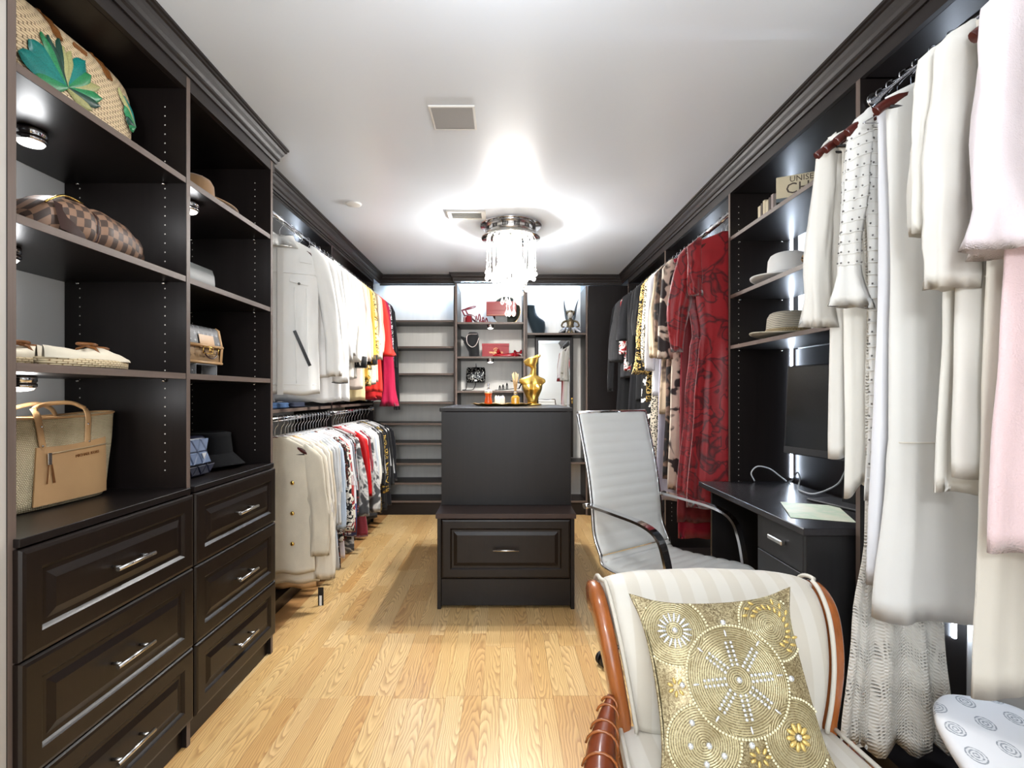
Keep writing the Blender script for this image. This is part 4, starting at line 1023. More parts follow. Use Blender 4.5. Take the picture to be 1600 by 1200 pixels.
MG, MT = mono('monogram_grey', (52, 52, 54), (140, 142, 146)), mono('monogram_tan', (158, 128, 92), (104, 80, 54))
st_ = thing('acrylic_stand', 'small clear acrylic display stand under the monogram bag', 'stand', (-1.25, 2.10, SHZ[2] + .0012), R(90))
ACR = frost('clear_acrylic', .06, .03)
mb = MB(); mb.cbox(-.075, .075, -.032, .032, .044, .047, .0006); mb.cbox(-.075, -.072, -.032, .032, .0005, .0438, .0006); mb.cbox(.072, .075, -.032, .032, .0005, .0438, .0006); mb.build('riser', ACR, st_)
bg = thing('monogram_bag', 'grey and tan monogram handbag with a gold clasp on the acrylic stand', 'bag', (-1.25, 2.085, SHZ[2] + .0495), R(88))
MB().loft([sring(.120 * k, .030 * j, z, e=.3) for z, k, j in ((0, .98, .9), (.006, 1, 1), (.07, .97, .95), (.145, .90, .6), (.152, .87, .3))]).build('body', MT, bg)
def mf(z): return -.030 * lerp_table([(0, .95), (.07, .97), (.145, .62), (.152, .35)], z)[0] - .0035
MB().loft([[(x * (1 - .08 * (z - .07) / .08), mf(z) - .002, z) for x in (-.116, -.06, 0, .06, .116)] for z in (.153, .145, .12, .095, .074)], False).build('flap', MG, bg)
for pts in ([(.120, .01, .004), (.120, -.028, .006), (.117, -.034, .07), (.108, -.024, .145), (.104, -.012, .153)], [(-.12, .01, .004), (-.12, -.028, .006), (-.117, -.034, .07), (-.108, -.024, .145), (-.104, -.012, .153)], [(-.118, -.037, .074), (.118, -.037, .074)], [(-.119, -.033, .006), (.119, -.033, .006)]):
    MB().tube(pts, .0058, 6).build('leather_trim', TAN, bg)
mb = MB(); mb.loft([[(x, mf(z) - .006, z) for x in (-.038, .0, .06)] for z in (.118, .10, .08, .066)], False); mb.build('strap_flap', TAN, bg)
mb = MB(); q = .055
for y in (-.0465,):
    fr = [(-.03, q - .013), (.072, q - .013), (.072, q + .013), (-.03, q + .013)]
    for (x0, z0), (x1, z1) in zip(fr, fr[1:] + fr[:1]): mb.tube([(x0, y, z0), (x1, y, z1)], .0024, 6)
    mb.tube([(.021 + .013 * cos(a), y - .001, q + .013 * sin(a)) for a in [2 * pi * k / 20 for k in range(20)]], .0018, 6, wrap=True)
    mb.tube([(.013, y - .001, q + .006), (.015, y - .001, q - .005), (.020, y - .001, q - .005)], .0014, 5); mb.tube([(.019, y - .001, q + .006), (.0235, y - .001, q - .006), (.028, y - .001, q + .006)], .0014, 5)
mb.build('clasp', BRASS, bg, 'gold rectangular clasp with a ring monogram')
MB().tube([(.021 + .042 * cos(a), -.045 - .004 * sin(a), .052 - .030 * sin(a)) for a in [pi * k / 14 for k in range(15)]], .003, 6).build('handle', DKB, bg)

# blue quilted bag (raised triangles)
BLUE = pbr('blue_grey_leather', (108, 122, 148), .32, var=.05); NAVY = pbr('navy_leather', (26, 28, 46), .32)
bg = thing('quilted_bag', 'blue-grey triangle-quilted handbag on the counter beside the bucket hat', 'bag', (-1.255, 1.985, .9195), R(88))
MB().loft([sring(.13 * k, .045 * j, z, e=.35) for z, k, j in ((0, .9, .8), (.03, .96, 1), (.075, .97, 1), (.15, .93, .72), (.158, .9, .5))]).build('body', NAVY, bg)
def qf(z): return -.045 * lerp_table([(0, .85), (.03, 1), (.075, 1.02), (.15, .76), (.158, .5)], z)[0] - .002
def tri(p, q_, r, mat, h=.008):
    c = [(p[i] + q_[i] + r[i]) / 3 for i in (0, 1)]; S3 = lambda v, k: (c[0] + (v[0] - c[0]) * k, c[1] + (v[1] - c[1]) * k)
    rr = []
    for k, dy in ((.94, 0), (.90, h * .6), (.74, h)): rr.append([(S3(v, k)[0], qf(S3(v, k)[1]) - dy, S3(v, k)[1]) for v in (p, q_, r)])
    MB().loft(rr, smooth=False).build('quilt_triangle', mat, bg)
zr = (.050, .100, .150); st = .058
for row in (0, 1):
    z0, z1 = zr[row], zr[row + 1]
    for k in range(-3, 3):
        o = (row % 2) * st / 2; xa, xb = k * st + o, (k + 1) * st + o
        if xa < -.135 or xb > .135: continue
        tri((xa, z0), (xb, z0), ((xa + xb) / 2, z1), BLUE)
        if xb + st / 2 < .13: tri((xb, z0), ((xa + xb) / 2, z1), ((xa + xb) / 2 + st, z1), BLUE)
for k in range(-2, 2): tri((k * st, .006), ((k + 1) * st, .006), ((k + .5) * st, .045), NAVY, .005); 
for k in range(-2, 2): tri(((k + .5) * st, .045), ((k + 1.5) * st, .045), ((k + 1) * st, .006), NAVY, .005)
mb = MB(); c = (.058, .085)
mb.prism([(c[0] - .014, c[1] + .010), (c[0] + .014, c[1] + .010), (c[0], c[1] - .014)], qf(.085) - .0125, qf(.085) - .0095, 'xz'); e_ = mb.build('triangle_emblem', pbr('enamel_silver', (206, 208, 212), .4, .2), bg, 'silver triangular emblem')

# ================================================================== BACK WALL DISPLAY
RED = pbr('red_leather', (140, 18, 30), .28, var=.08); REDP = pbr('red_patent', (150, 14, 26), .12, coat=.6)
def sandal(name, label, loc, rz, mat, group, s=1.0, heel=True):
    t = thing(name, label, 'shoe', loc, rz, group)
    path = smoothpath([(-.10, 0, .085 if heel else .02), (-.05, 0, .075 if heel else .018), (0, 0, .035 if heel else .014), (.05, 0, .010), (.12, 0, .008)], 5)
    wv_ = [.026, .027, .028, .028, .027, .026, .025, .025, .025, .026, .028, .031, .034, .036, .038, .039, .039, .037, .033, .026, .016]
    mb = MB(); rows = [[(x * s, w_ * sg * s, z * s + dz) for sg, dz in ((-1, 0), (1, 0), (1, -.006), (-1, -.006))] for (x, y, z), w_ in zip(path, wv_)]; mb.loft(rows, smooth=False); mb.build('sole', mat, t)
    if heel: MB().loft([[(x * s, y * s, z * s) for x, y in ((-.105, -.02), (-.062, -.02), (-.062, .02), (-.105, .02))] for z in (.001, .068)], smooth=False).build('heel', mat, t)
    def strap(x, h, z0, w_=.006): return [((x + .01 * cos(a) * 0) * s, .038 * cos(a) * s, (z0 + h * sin(a)) * s) for a in [pi * k / 12 for k in range(13)]]
    for x, h, z0 in ((.075, .034, .008), (.045, .04, .010), (.01, .05, .03) if heel else (.01, .05, .014)): MB().tube(strap(x, h, z0), .0045 * s, 6, flat=1.8).build('strap', mat, t)
    zb = .085 if heel else .02
    MB().tube([((-.075 + .05 * cos(a)) * s, .032 * sin(a) * s, (zb + .055 + .012 * cos(a)) * s) for a in [2 * pi * k / 20 for k in range(20)]], .004 * s, 6, wrap=True).build('ankle_strap', mat, t)
    MB().tube([(-.10 * s, 0, zb * s), (-.115 * s, 0, (zb + .03) * s), (-.122 * s, 0, (zb + .044) * s)], .006 * s, 6).build('heel_counter', mat, t)
    return t
zt, zm, zl = 1.9715, 1.6265, 1.2815
sandal('heeled_sandal', 'red high-heeled strappy sandal, front one on the top middle shelf', (-.26, 5.26, zt), R(-12), RED, 'red sandals', 1.15)
sandal('heeled_sandal', 'red high-heeled strappy sandal behind the other red sandal', (-.30, 5.375, zt), R(14), RED, 'red sandals', 1.15)
# round dark bag with a red wallet in front of it
OLV = pbr('dark_olive_felt', (42, 44, 38), .8, var=.1)
t = thing('round_bag', 'round dark olive bag standing behind the red wallet on the top shelf', 'bag', (.025, 5.40, zt + .001), 0)
mb = MB(); mb.M = Matrix.Translation((0, 0, .150)) @ Matrix.Rotation(R(90), 4, 'X'); mb.lathe([(.04, -.030), (.125, -.028), (.147, -.015), (.149, 0), (.147, .015), (.125, .028), (.04, .030)], 40); mb.build('body', OLV, t)
mb = MB(); mb.M = Matrix.Translation((0, 0, .150)) @ Matrix.Rotation(R(90), 4, 'X'); mb.tube([(.1495 * cos(a), .1495 * sin(a), 0) for a in [2 * pi * k / 40 for k in range(40)]], .0025, 6, wrap=True); mb.build('zipper', BRASS, t)
t = thing('red_wallet', 'flat red leather wallet propped up in front of the round dark bag', 'wallet', (-.025, 5.305, zt + .083), R(-4))
WR_ = pbr('red_brown_leather', (142, 34, 30), .35, var=.06)
mb = MB(); mb.cbox(-.155, .155, -.012, .012, 0, .150, .004); mb.build('body', WR_, t)
MB().cbox(-.154, .154, -.0165, -.0125, .055, .149, .002).build('flap', WR_, t)
mb = MB(); mb.cbox(-.150, .150, -.0132, -.0122, .008, .011, .0003); mb.build('stitching', pbr('gold_thread', (196, 150, 96), .5), t)
st2 = thing('wallet_easel', 'small clear easel holding up the red wallet', 'stand', (-.025, 5.305, zt + .0005), R(-4))
mb = MB(); mb.cbox(-.07, .07, -.03, .03, .0005, .004, .001); mb.cbox(-.06, .06, -.016, .016, .0042, .081, .001); mb.build('easel', frost('easel_acrylic', .1, .05), st2)

tb = thing('jewellery_bust', 'dark teal velvet neck display standing alone in the lit right bay', 'bust', (.36, 5.42, 1.8765), 0)
MB().loft([[(cx + a * cos(q), b_ * sin(q) * (1 if sin(q) < 0 else .6) , z + tl * cos(q)) for q in [2 * pi * k / 36 for k in range(36)]] for z, a, b_, cx, tl in ((0.001, .057, .045, .011, 0), (.02, .066, .05, .009, 0), (.053, .074, .055, .005, 0), (.10, .084, .058, -.004, 0), (.135, .088, .056, -.012, -.004), (.165, .084, .052, -.026, -.014), (.19, .072, .048, -.045, -.022), (.215, .058, .044, -.062, -.020), (.24, .050, .040, -.073, -.010), (.29, .046, .038, -.078, 0), (.302, .049, .040, -.078, 0), (.306, .04, .03, -.078, 0))]).build('body', pbr('teal_velvet', (16, 36, 46), .8, sheen=.3), tb)
nb = thing('jewellery_bust', 'black necklace display bust left of the red shoe box', 'bust', (-.335, 5.36, zm + .001), R(6))
BV = pbr('black_velvet', (13, 13, 17), .8, sheen=.4)
rings = [[(a * cos(q) + cx, b_ * sin(q), z) for q in [2 * pi * k / 28 for k in range(28)]] for z, a, b_, cx in ((0, .055, .045, .03), (.01, .058, .047, .03), (.06, .058, .045, .025), (.11, .07, .05, .01), (.16, .082, .05, -.005), (.20, .075, .045, .005), (.225, .062, .04, .012), (.25, .052, .036, .016), (.262, .045, .03, .016))]
MB().loft(rings).build('body', BV, nb)
MB().loft([[(x, y, z) for x, y, z in ((-.065, -.02, .15), (-.065, .02, .15), (-.05, .02, .20), (-.05, -.02, .20))], [(-.115, -.008, .205), (-.115, .008, .205), (-.11, .008, .222), (-.11, -.008, .222)]], smooth=True).build('shoulder', BV, nb)
o = MB().tube(smoothpath([(-.275, 5.335, zm + .245), (-.372, 5.306, zm + .232), (-.378, 5.294, zm + .15), (-.33, 5.290, zm + .105), (-.285, 5.295, zm + .13), (-.255, 5.312, zm + .21)], 6), .0045, 8).build('necklace', pbr('silver_beads', (190, 176, 172), .3, .6)); tag(o, 'silver necklace hanging on the black bust', 'necklace')
# shoe box with gold print
t = thing('shoe_box', 'red shoe box with gold lettering on the middle shelf', 'box', (-.085, 5.40, zm + .0005), 0)
BXR = pbr('red_card', (140, 22, 30), .5, var=.03)
MB().cbox(-.140, .140, -.07, .07, .001, .118, .001).build('base', BXR, t); MB().cbox(-.1425, .1425, -.0725, .0725, .1185, .145, .001).build('lid', BXR, t)
GP = pbr('gold_print', (226, 186, 120), .35, .5)
mx = lambda x, z: Matrix.Translation((x, -.0714, z)) @ Matrix.Rotation(R(90), 4, 'X')
text_mesh('VALENTINO', .026, GP, 'lettering', t, mx(.005, .050)); text_mesh('GARAVANI', .013, GP, 'lettering', t, mx(.005, .030))
mb = MB(); mb.tube([(.005 + .024 * cos(a), -.0716, .083 + .014 * sin(a)) for a in [R(-60) + R(300) * k / 24 + R(90) for k in range(25)]], .002, 5); mb.tube([(-.007, -.0716, .093), (.005, -.0716, .071), (.017, -.0716, .093)], .002, 5); mb.build('emblem', GP, t)
def pump(label, loc, rz):
    t = thing('bow_flat', label, 'shoe', loc, rz, 'red bow flats')
    rings = []
    for k in range(21):
        x = -.11 + .22 * k / 20; w_ = (.030 + .006 * sin((x + .04) * 14)) * (1 - (abs(x) / .113) ** 6 * .8); h = lerp_table([(-.11, .045), (-.06, .035), (.0, .03), (.05, .04), (.11, .022)], x)[0]
        rings.append([(x, w_ * cos(q), h * max(0, sin(q)) ** .6 * (1 if x > .02 or abs(cos(q)) > .5 else .15) + .001) for q in [pi * j / 12 for j in range(13)]] + [(x, -w_ * .5, .001), (x, w_ * .5, .001)])
    MB().loft(rings).build('shoe_body', REDP, t)
    for s in (-1, 1):
        MB().loft([[(.045, s * .004, .045), (.06, s * .004, .045), (.055, s * .004, .052)], [(.03, s * .03, .04), (.075, s * .03, .04), (.055, s * .032, .085)], [(.035, s * .042, .045), (.07, s * .042, .045), (.055, s * .046, .075)]]).build('bow_loop', REDP, t)
    MB().ball((.053, 0, .052), (.012, .010, .010), 10, 6).build('bow_knot', REDP, t)
pump('glossy red flat shoe with a bow, overlapping the shoe box', (.00, 5.25, zm + .001), R(172)); pump('glossy red flat shoe with a bow, right of the shoe box', (.135, 5.33, zm + .001), R(75))
# black sequin bag with strap
m, nt, b = newmat('black_sequins')
vo = node(nt, 'ShaderNodeTexVoronoi', {'Vector': objco(nt), 'Scale': 120.0}); sv = node(nt, 'ShaderNodeSeparateColor', {0: vo.outputs['Color']}).outputs[0]
nt.links.new(ramp(nt, sv, [(.0, lin((10, 10, 11))), (.7, lin((22, 22, 24))), (.78, lin((190, 188, 180))), (1, lin((226, 226, 220)))], 'CONSTANT'), b.inputs['Base Color']); b.inputs['Roughness'].default_value = .2; b.inputs['Metallic'].default_value = .4
nrm = node(nt, 'ShaderNodeBump', {'Strength': .6, 'Distance': .003, 'Height': sv}); nt.links.new(nrm.outputs[0], b.inputs['Normal'])
t = thing('sequin_bag', 'black sequinned shoulder bag hanging against the pale back panel', 'bag', (-.30, 5.52, zl + .0885), 0)
BLKL = pbr('black_leather', (14, 14, 15), .35)
MB().loft([sring(.105 * k, .035 * j, z, e=.4) for z, k, j in ((0, .9, .7), (.01, .97, .95), (.05, 1, 1), (.12, .98, .9), (.155, .92, .6), (.163, .84, .3))]).build('body', m, t)
MB().tube(smoothpath([(-.095, -.01, .01), (-.10, -.03, -.04), (-.105, -.05, -.075), (-.14, -.06, -.082), (-.08, -.07, -.082), (-.03, -.05, -.076), (-.005, -.03, -.03), (.0, -.02, .005)], 6), .004, 7).build('strap', BLKL, t)
MB().cbox(-.012, .012, -.040, -.034, .012, .03, .002).build('clasp', NICKEL, t)
hk = MB(); hk.tube([(-.30, 5.545, zl + .20), (-.30, 5.60, zl + .20)], .006, 8); hk.tube([(-.30, 5.545, zl + .215), (-.30, 5.545, zl + .19)], .006, 8); 
# the bag hangs by its back loop on a peg
tag(hk.build('wall_peg', NICKEL), 'small metal peg above the sequinned bag', 'peg')
MB().tube([(-.03, .036, .14), (-.0, .033, .175), (.0, .018, .202), (.0, .018, .206), (.004, .03, .17), (.03, .036, .14)], .003, 6).build('hanging_loop', BLKL, t)
sandal('flat_sandal', 'black strappy sandal with a white lining behind the reed diffuser', (.045, 5.30, zl), R(170), pbr('black_patent', (18, 18, 19), .25), 'black sandals', 1.15, False)
# winged figurine
FG = pbr('bronze_figurine', (108, 94, 70), .35, .5, var=.5, vs=(60, 60, 60)); FS = pbr('silver_figurine', (176, 174, 176), .35, .4, var=.5, vs=(70, 70, 70)); FW = pbr('smoky_wing', (66, 76, 84), .4, .2, var=.3, vs=(90, 90, 90))
t = thing('fairy_figurine', 'seated winged fairy figurine in bronze and silver at the right end', 'figurine', (.705, 5.42, 1.8765), R(-8))
mb = MB(); mb.loft([sring(a, b_, z, 20, 1) for z, a, b_ in ((.001, .075, .06), (.03, .07, .055), (.06, .05, .04), (.10, .034, .028), (.13, .042, .03), (.155, .03, .024), (.165, .016, .014), (.178, .014, .013))]); mb.build('torso', FG, t)
mb = MB(); mb.ball((0, -.004, .205), (.030, .030, .034), 16, 10); mb.ball((0, -.036, .202), (.005, .006, .006), 8, 5); mb.build('head', pbr('pale_face', (190, 186, 176), .4), t)
mb = MB()
for k in range(16):
    a = 2 * pi * k / 16; mb.ball((.034 * cos(a), .012 + .022 * sin(a), .222 + .018 * sin(a * 2 + 1)), (.015, .014, .016), 7, 5)
mb.ball((0, .004, .243), (.028, .026, .018), 10, 6); mb.build('hair', FG, t)
for s in (-1, 1):
    MB().tube(smoothpath([(s * .036, .02, .15), (s * .05, .03, .23), (s * .062, .03, .30), (s * (.085 if s > 0 else .068), .03, .375)], 5), [.010, .012, .013, .013, .012, .012, .011, .011, .010, .009, .008, .007, .006, .005, .003, .002][:16], 8, flat=.4).build('wing', FW, t)
    MB().tube(smoothpath([(s * .036, -.004, .145), (s * .075, -.02, .125), (s * .09, -.03, .085), (s * .06, -.05, .07)], 5), [.011] * 5 + [.010] * 5 + [.008] * 6, 8).build('arm', FG, t)
    MB().tube(smoothpath([(s * .03, -.02, .04), (s * .05, -.055, .055), (s * .08, -.08, .03), (s * .11, -.09, .012)], 5), [.02] * 5 + [.017] * 5 + [.012] * 6, 8).build('leg', FS, t)
for k in range(9):
    a = pi * (1.05 + .9 * k / 8); MB().tube(smoothpath([(.03 * cos(a), .03 * sin(a), .06), (.085 * cos(a), .06 * sin(a), .04), (.125 * cos(a), .075 * sin(a), .006)], 4), [.014, .016, .018, .019, .018, .016, .012, .009, .006], 6, flat=.4).build('skirt_petal', FS if k % 2 else FW, t)
# ================================================================== ISLAND TOP
IZ = 1.1635
GOLDM = pbr('polished_gold', (226, 178, 66), .17, 1, bump=.05, bs=40)
t = thing('gold_tray', 'shallow scalloped gold tray on top of the dark island', 'tray', (-.01, 3.60, IZ + .0005), 0)
n = 72
def trr(a, b_, z, sc=0): return [((a + sc * cos(14 * 2 * pi * k / n)) * cos(2 * pi * k / n), (b_ + sc * cos(14 * 2 * pi * k / n)) * sin(2 * pi * k / n), z + (.003 * cos(14 * 2 * pi * k / n) if sc else 0)) for k in range(n)]
MB().loft([trr(.15, .085, .001), trr(.18, .105, .002), trr(.215, .13, .016, .006), trr(.217, .132, .018, .006), trr(.178, .103, .006), trr(.02, .012, .005)]).build('dish', pbr('antique_gold', (206, 170, 100), .28, .9), t)
t = thing('perfume_bottle', 'torso-shaped amber perfume bottle with a silver cap on the gold tray', 'bottle', (-.108, 3.60, IZ + .0075), 0)
AMBG, nt, b = newmat('amber_liquid_glass'); b.inputs['Base Color'].default_value = lin((236, 104, 40)); b.inputs['Transmission Weight'].default_value = .45; b.inputs['Roughness'].default_value = .08; b.inputs['Subsurface Weight'].default_value = 0
MB().lathe([(.022, 0), (.027, .003), (.028, .02), (.022, .048), (.0205, .056), (.026, .075), (.029, .088), (.024, .100), (.010, .106)], 28, sy=.7).build('glass', AMBG, t)
MB().lathe([(.0285, .082), (.0295, .09), (.025, .1015), (.012, .1075), (.008, .109)], 24, sy=.72).build('collar', pbr('silver_lace', (216, 214, 210), .3, .7), t)
MB().lathe([(.010, .1085), (.0105, .112), (.007, .116), (.0075, .138), (.009, .142), (.007, .150), (.002, .153)], 18).build('stopper', CHROME, t)
t = thing('crystal_candle_holder', 'small faceted clear crystal candle holder on the gold tray', 'candle holder', (-.028, 3.59, IZ + .0075), 0)
mb = MB()
for k in range(10):
    a = 2 * pi * k / 10; mb.M = Matrix.Translation((.026 * cos(a), .026 * sin(a), 0)) @ Matrix.Rotation(a, 4, 'Z'); mb.loft([[(.010 * cos(q), .008 * sin(q), z) for q in [2 * pi * j / 6 for j in range(6)]] for z in (0.001, .05)] + [[(0.004 * cos(q), .003 * sin(q), .062 + .005 * (k % 2)) for q in [2 * pi * j / 6 for j in range(6)]]], smooth=False)
mb.M = Matrix(); mb.lathe([(.018, .002), (.018, .03)], 14); mb.build('crystal_body', frost('clear_crystal', .45, .05), t)
t = thing('reed_diffuser', 'reed diffuser bottle of yellow oil with pale reeds on the gold tray', 'diffuser', (.082, 3.60, IZ + .0075), 0)
YOIL = pbr('yellow_oil', (232, 186, 70), .1, trans=.4)
mb = MB(); mb.loft([sring(a, a, z, 32, .7) for z, a in ((0, .027), (.003, .029), (.052, .029), (.060, .024), (.066, .014))]); mb.build('oil', YOIL, t)
MB().lathe([(.0145, .067), (.013, .072), (.013, .084), (.017, .086), (.017, .091)], 18).build('neck', NICKEL, t)
for k in range(7):
    a = 2 * pi * k / 7; MB().tube([(.005 * cos(a), .005 * sin(a), .0915), (.022 * cos(a + .3), .014 * sin(a + .3), .218 + .006 * (k % 3))], .0024, 6).build('reed', pbr('reed', (224, 190, 140), .7), t)
mb = MB()
for k in range(8):
    a = 2 * pi * k / 8; mb.M = Matrix.Rotation(a, 4, 'Z'); mb.cbox(.0295, .0312, -.006, .006, .01, .048, .0004)
mb.build('facet', frost('ribbed_glass', .3, .04), t)
# gold bust: chest, long neck, and a face cut off above the nose, turned to the left
t = thing('gold_bust', 'gleaming gold bust with a long neck and cut-off face on the island', 'sculpture', (.212, 3.79, IZ + .0005), R(6))
GOLDF = pbr('pale_gold_leaf', (238, 200, 106), .33, 1, bump=.04, bs=40)
MB().lathe([(.066, .0005), (.068, .004), (.064, .010), (.04, .013), (.03, .016)], 36, sy=.7).build('foot', GOLDF, t)
tab = [(.014, .036, .028, 0), (.03, .037, .029, 0), (.05, .042, .032, 0), (.072, .052, .036, 0), (.092, .061, .039, 0), (.11, .068, .041, 0), (.13, .073, .041, 0), (.146, .075, .040, 0), (.156, .078, .039, 0), (.164, .087, .038, 0), (.172, .096, .037, 0), (.183, .099, .035, 0), (.194, .096, .032, 0), (.202, .084, .030, 0), (.209, .063, .028, .001), (.216, .043, .026, .003), (.224, .029, .024, .005), (.238, .0235, .022, .006), (.258, .021, .022, .009), (.275, .022, .024, .009), (.285, .027, .027, .004), (.293, .036, .031, -.006), (.302, .042, .034, -.009), (.315, .046, .036, -.006), (.328, .049, .037, -.003), (.342, .050, .038, -.001), (.352, .050, .038, 0)]
rings = []; n = 56
for z, a, b_, cx in tab:
    r = []
    for k in range(n):
        q = 2 * pi * k / n; x, y = a * math.copysign(abs(cos(q)) ** (.8 if z < .21 else 1), cos(q)), b_ * sin(q)
        if y < 0 and .06 < z < .2:
            for bx_ in (-.034, .036): y -= .046 * math.exp(-((x - bx_) / .021) ** 2 - ((z - .120) / .021) ** 2)
            y += .012 * math.exp(-(x / .012) ** 2) * (1 if z < .17 else .3)
        if .15 < z < .215: z2 = z - .004 * (x / .1) ** 2
        else: z2 = z
        if .285 < z:   # profile of the face, turned to the left
            f = math.exp(-((q - pi) / .42) ** 2)
            x -= f * lerp_table([(.285, 0), (.294, .010), (.301, .005), (.307, .013), (.312, .006), (.317, .013), (.323, .004), (.330, .016), (.338, .020), (.346, .010), (.352, .004)], z)[0]
        if z > .32: z2 = z + (.018 * cos(q) + .006 * sin(2 * q)) * min(1, (z - .32) / .02)
        r.append((x + cx, y, z2))
    rings.append(r)
top = rings[-1]; cxm = sum(p[0] for p in top) / n
inner = [[(cxm + (p[0] - cxm) * k, p[1] * k, p[2] - d) for p in top] for k, d in ((.92, -.003), (.82, .004), (.6, .026), (.3, .034))]
MB().loft(rings + inner).build('figure', GOLDF, t)
mb = MB()
for k in range(9):
    a = -.9 + 1.8 * k / 8; mb.ball((.036 + .014 * cos(a), .034 * sin(a), .362 + .006 * cos(a * 2)), (.011, .010, .010), 8, 6)
mb.build('hair_roll', GOLDF, t)
# ================================================================== RIGHT ALCOVE SHELVES
hx = lambda *a_, **k: hat(*a_, **k)
hx('white_fedora', 'pale grey-white felt fedora on the middle alcove shelf', (1.365, 2.46, 1.7785 + .006), R(70), pbr('white_felt', (214, 214, 212), .85, sheen=.3), pbr('white_band', (198, 198, 198), .6), .165, .092, .135)
m, nt, b = newmat('striped_straw')
sp = node(nt, 'ShaderNodeSeparateXYZ', {0: objco(nt)}); nz = node(nt, 'ShaderNodeTexNoise', {'Vector': objco(nt, (30, 30, 8)), 'Scale': 1.0}).outputs[0]
sv = mth(nt, 'SINE', mth(nt, 'MULTIPLY_ADD', sp.outputs[2], 760.0, mth(nt, 'MULTIPLY', nz, 6.0)))
rad = mth(nt, 'SQRT', mth(nt, 'ADD', mth(nt, 'MULTIPLY', sp.outputs[0], sp.outputs[0]), mth(nt, 'MULTIPLY', sp.outputs[1], sp.outputs[1])))
crn = mth(nt, 'LESS_THAN', rad, .108); bands = mth(nt, 'MULTIPLY', ramp(nt, sv, [(.55, (0, 0, 0, 1)), (.8, (1, 1, 1, 1))]), crn)
nt.links.new(mixc(nt, bands, lin((184, 176, 158)), lin((62, 58, 54))), b.inputs['Base Color']); b.inputs['Roughness'].default_value = .8
rv = mth(nt, 'SINE', mth(nt, 'MULTIPLY', rad, 900.0)); setbump(nt, b, mth(nt, 'ADD', rv, sv), .4, .002)
hx('straw_hat', 'natural straw fedora with thin dark stripes on the lowest alcove shelf', (1.365, 2.46, 1.5085 + .006), R(70), m, weave('braided_band', (150, 132, 96), (70, 58, 40), .012, .009), .168, .096, .125)
m, nt, b = newmat('leopard_felt'); vo = node(nt, 'ShaderNodeTexVoronoi', {'Vector': objco(nt), 'Scale': 48.0}); nt.links.new(ramp(nt, vo.outputs['Distance'], [(.28, lin((26, 20, 16))), (.4, lin((120, 84, 46))), (.5, lin((196, 160, 112)))]), b.inputs['Base Color']); b.inputs['Roughness'].default_value = .8
hx('leopard_hat', 'leopard-print hat at the near end of the middle alcove shelf', (1.36, 2.03, 1.7785 + .006), R(95), m, None, .15, .085, .11)
# decorative books
CARD = pbr('book_cream', (196, 184, 156), .7, var=.06); INK = pbr('book_ink', (70, 58, 48), .6); BKD = pbr('book_brown', (60, 46, 36), .6, var=.1)
bt = thing('book_box', 'cream keepsake box with large serif letters at the end of the book row', 'box', (1.335, 2.285, 2.0905), R(-90) + R(62))
MB().cbox(-.105, .105, -.085, .0, .001, .112, .002).build('cover', CARD, bt)
MB().cbox(-.1052, .1052, -.0853, .0002, .001, .018, .0005).build('dark_band', pbr('slate_card', (84, 94, 100), .6), bt)
mk = lambda x, z: Matrix.Translation((x, -.0862, z)) @ Matrix.Rotation(R(90), 4, 'X')
text_mesh('CHA', .066, INK, 'lettering', bt, mk(0, .052)); text_mesh('UNISEM', .034, INK, 'lettering', bt, mk(.005, .093))
cols = [(CARD, 'cream'), (BKD, 'dark brown'), (CARD, 'cream'), (CARD, 'cream'), (BKD, 'dark brown'), (pbr('book_mauve', (150, 136, 132), .7), 'mauve'), (BKD, 'dark brown')]
y = 2.60; names = ['first', 'second', 'third', 'fourth', 'fifth', 'sixth', 'seventh']
for i, ((mt, cn), wd) in enumerate(zip(cols, (.026, .018, .022, .026, .020, .024, .022))):
    bt = thing('book', f'{cn} spined book, {names[i]} from the far end of the row', 'book', (1.29, y - wd / 2, 2.0905), 0, 'books on the top alcove shelf'); h = .106 + .006 * (i % 3)
    MB().cbox(0, .004, -wd / 2 + .0006, wd / 2 - .0006, .001, h, .001).build('spine', mt, bt); mb = MB(); mb.box(.0042, .125, -wd / 2 + .0005, -wd / 2 + .0025, .001, h); mb.box(.0042, .125, wd / 2 - .0025, wd / 2 - .0005, .001, h); mb.build('cover', mt, bt)
    MB().box(.0043, .120, -wd / 2 + .003, wd / 2 - .003, .004, h - .004).build('pages', pbr('paper', (216, 210, 196), .8), bt)
    MB().cbox(-.0008, -.0001, -wd / 2 + .002, wd / 2 - .002, .012, .05, .0002).build('spine_label', CARD if mt is not CARD else pbr('label_grey', (206, 202, 200), .6), bt); y -= wd + .003

# padded ironing board lying across the base of the near right bay
m, nt, b = newmat('medallion_cotton')
sp = node(nt, 'ShaderNodeSeparateXYZ', {0: objco(nt)}); gx = mth(nt, 'DIVIDE', sp.outputs[0], .105); gy = mth(nt, 'DIVIDE', sp.outputs[1], .085)
ry = mth(nt, 'FLOOR', gy); fx = mth(nt, 'SUBTRACT', mth(nt, 'FRACT', mth(nt, 'ADD', gx, mth(nt, 'MULTIPLY', mth(nt, 'MODULO', mth(nt, 'ABSOLUTE', ry), 2.0), .5))), .5); fy = mth(nt, 'SUBTRACT', mth(nt, 'FRACT', gy), .5)
dd = mth(nt, 'SQRT', mth(nt, 'ADD', mth(nt, 'MULTIPLY', mth(nt, 'MULTIPLY', fx, fx), 1.0), mth(nt, 'MULTIPLY', mth(nt, 'MULTIPLY', fy, fy), 1.7)))
vv = node(nt, 'ShaderNodeTexVoronoi', {'Vector': objco(nt), 'Scale': 150.0}).outputs['Distance']
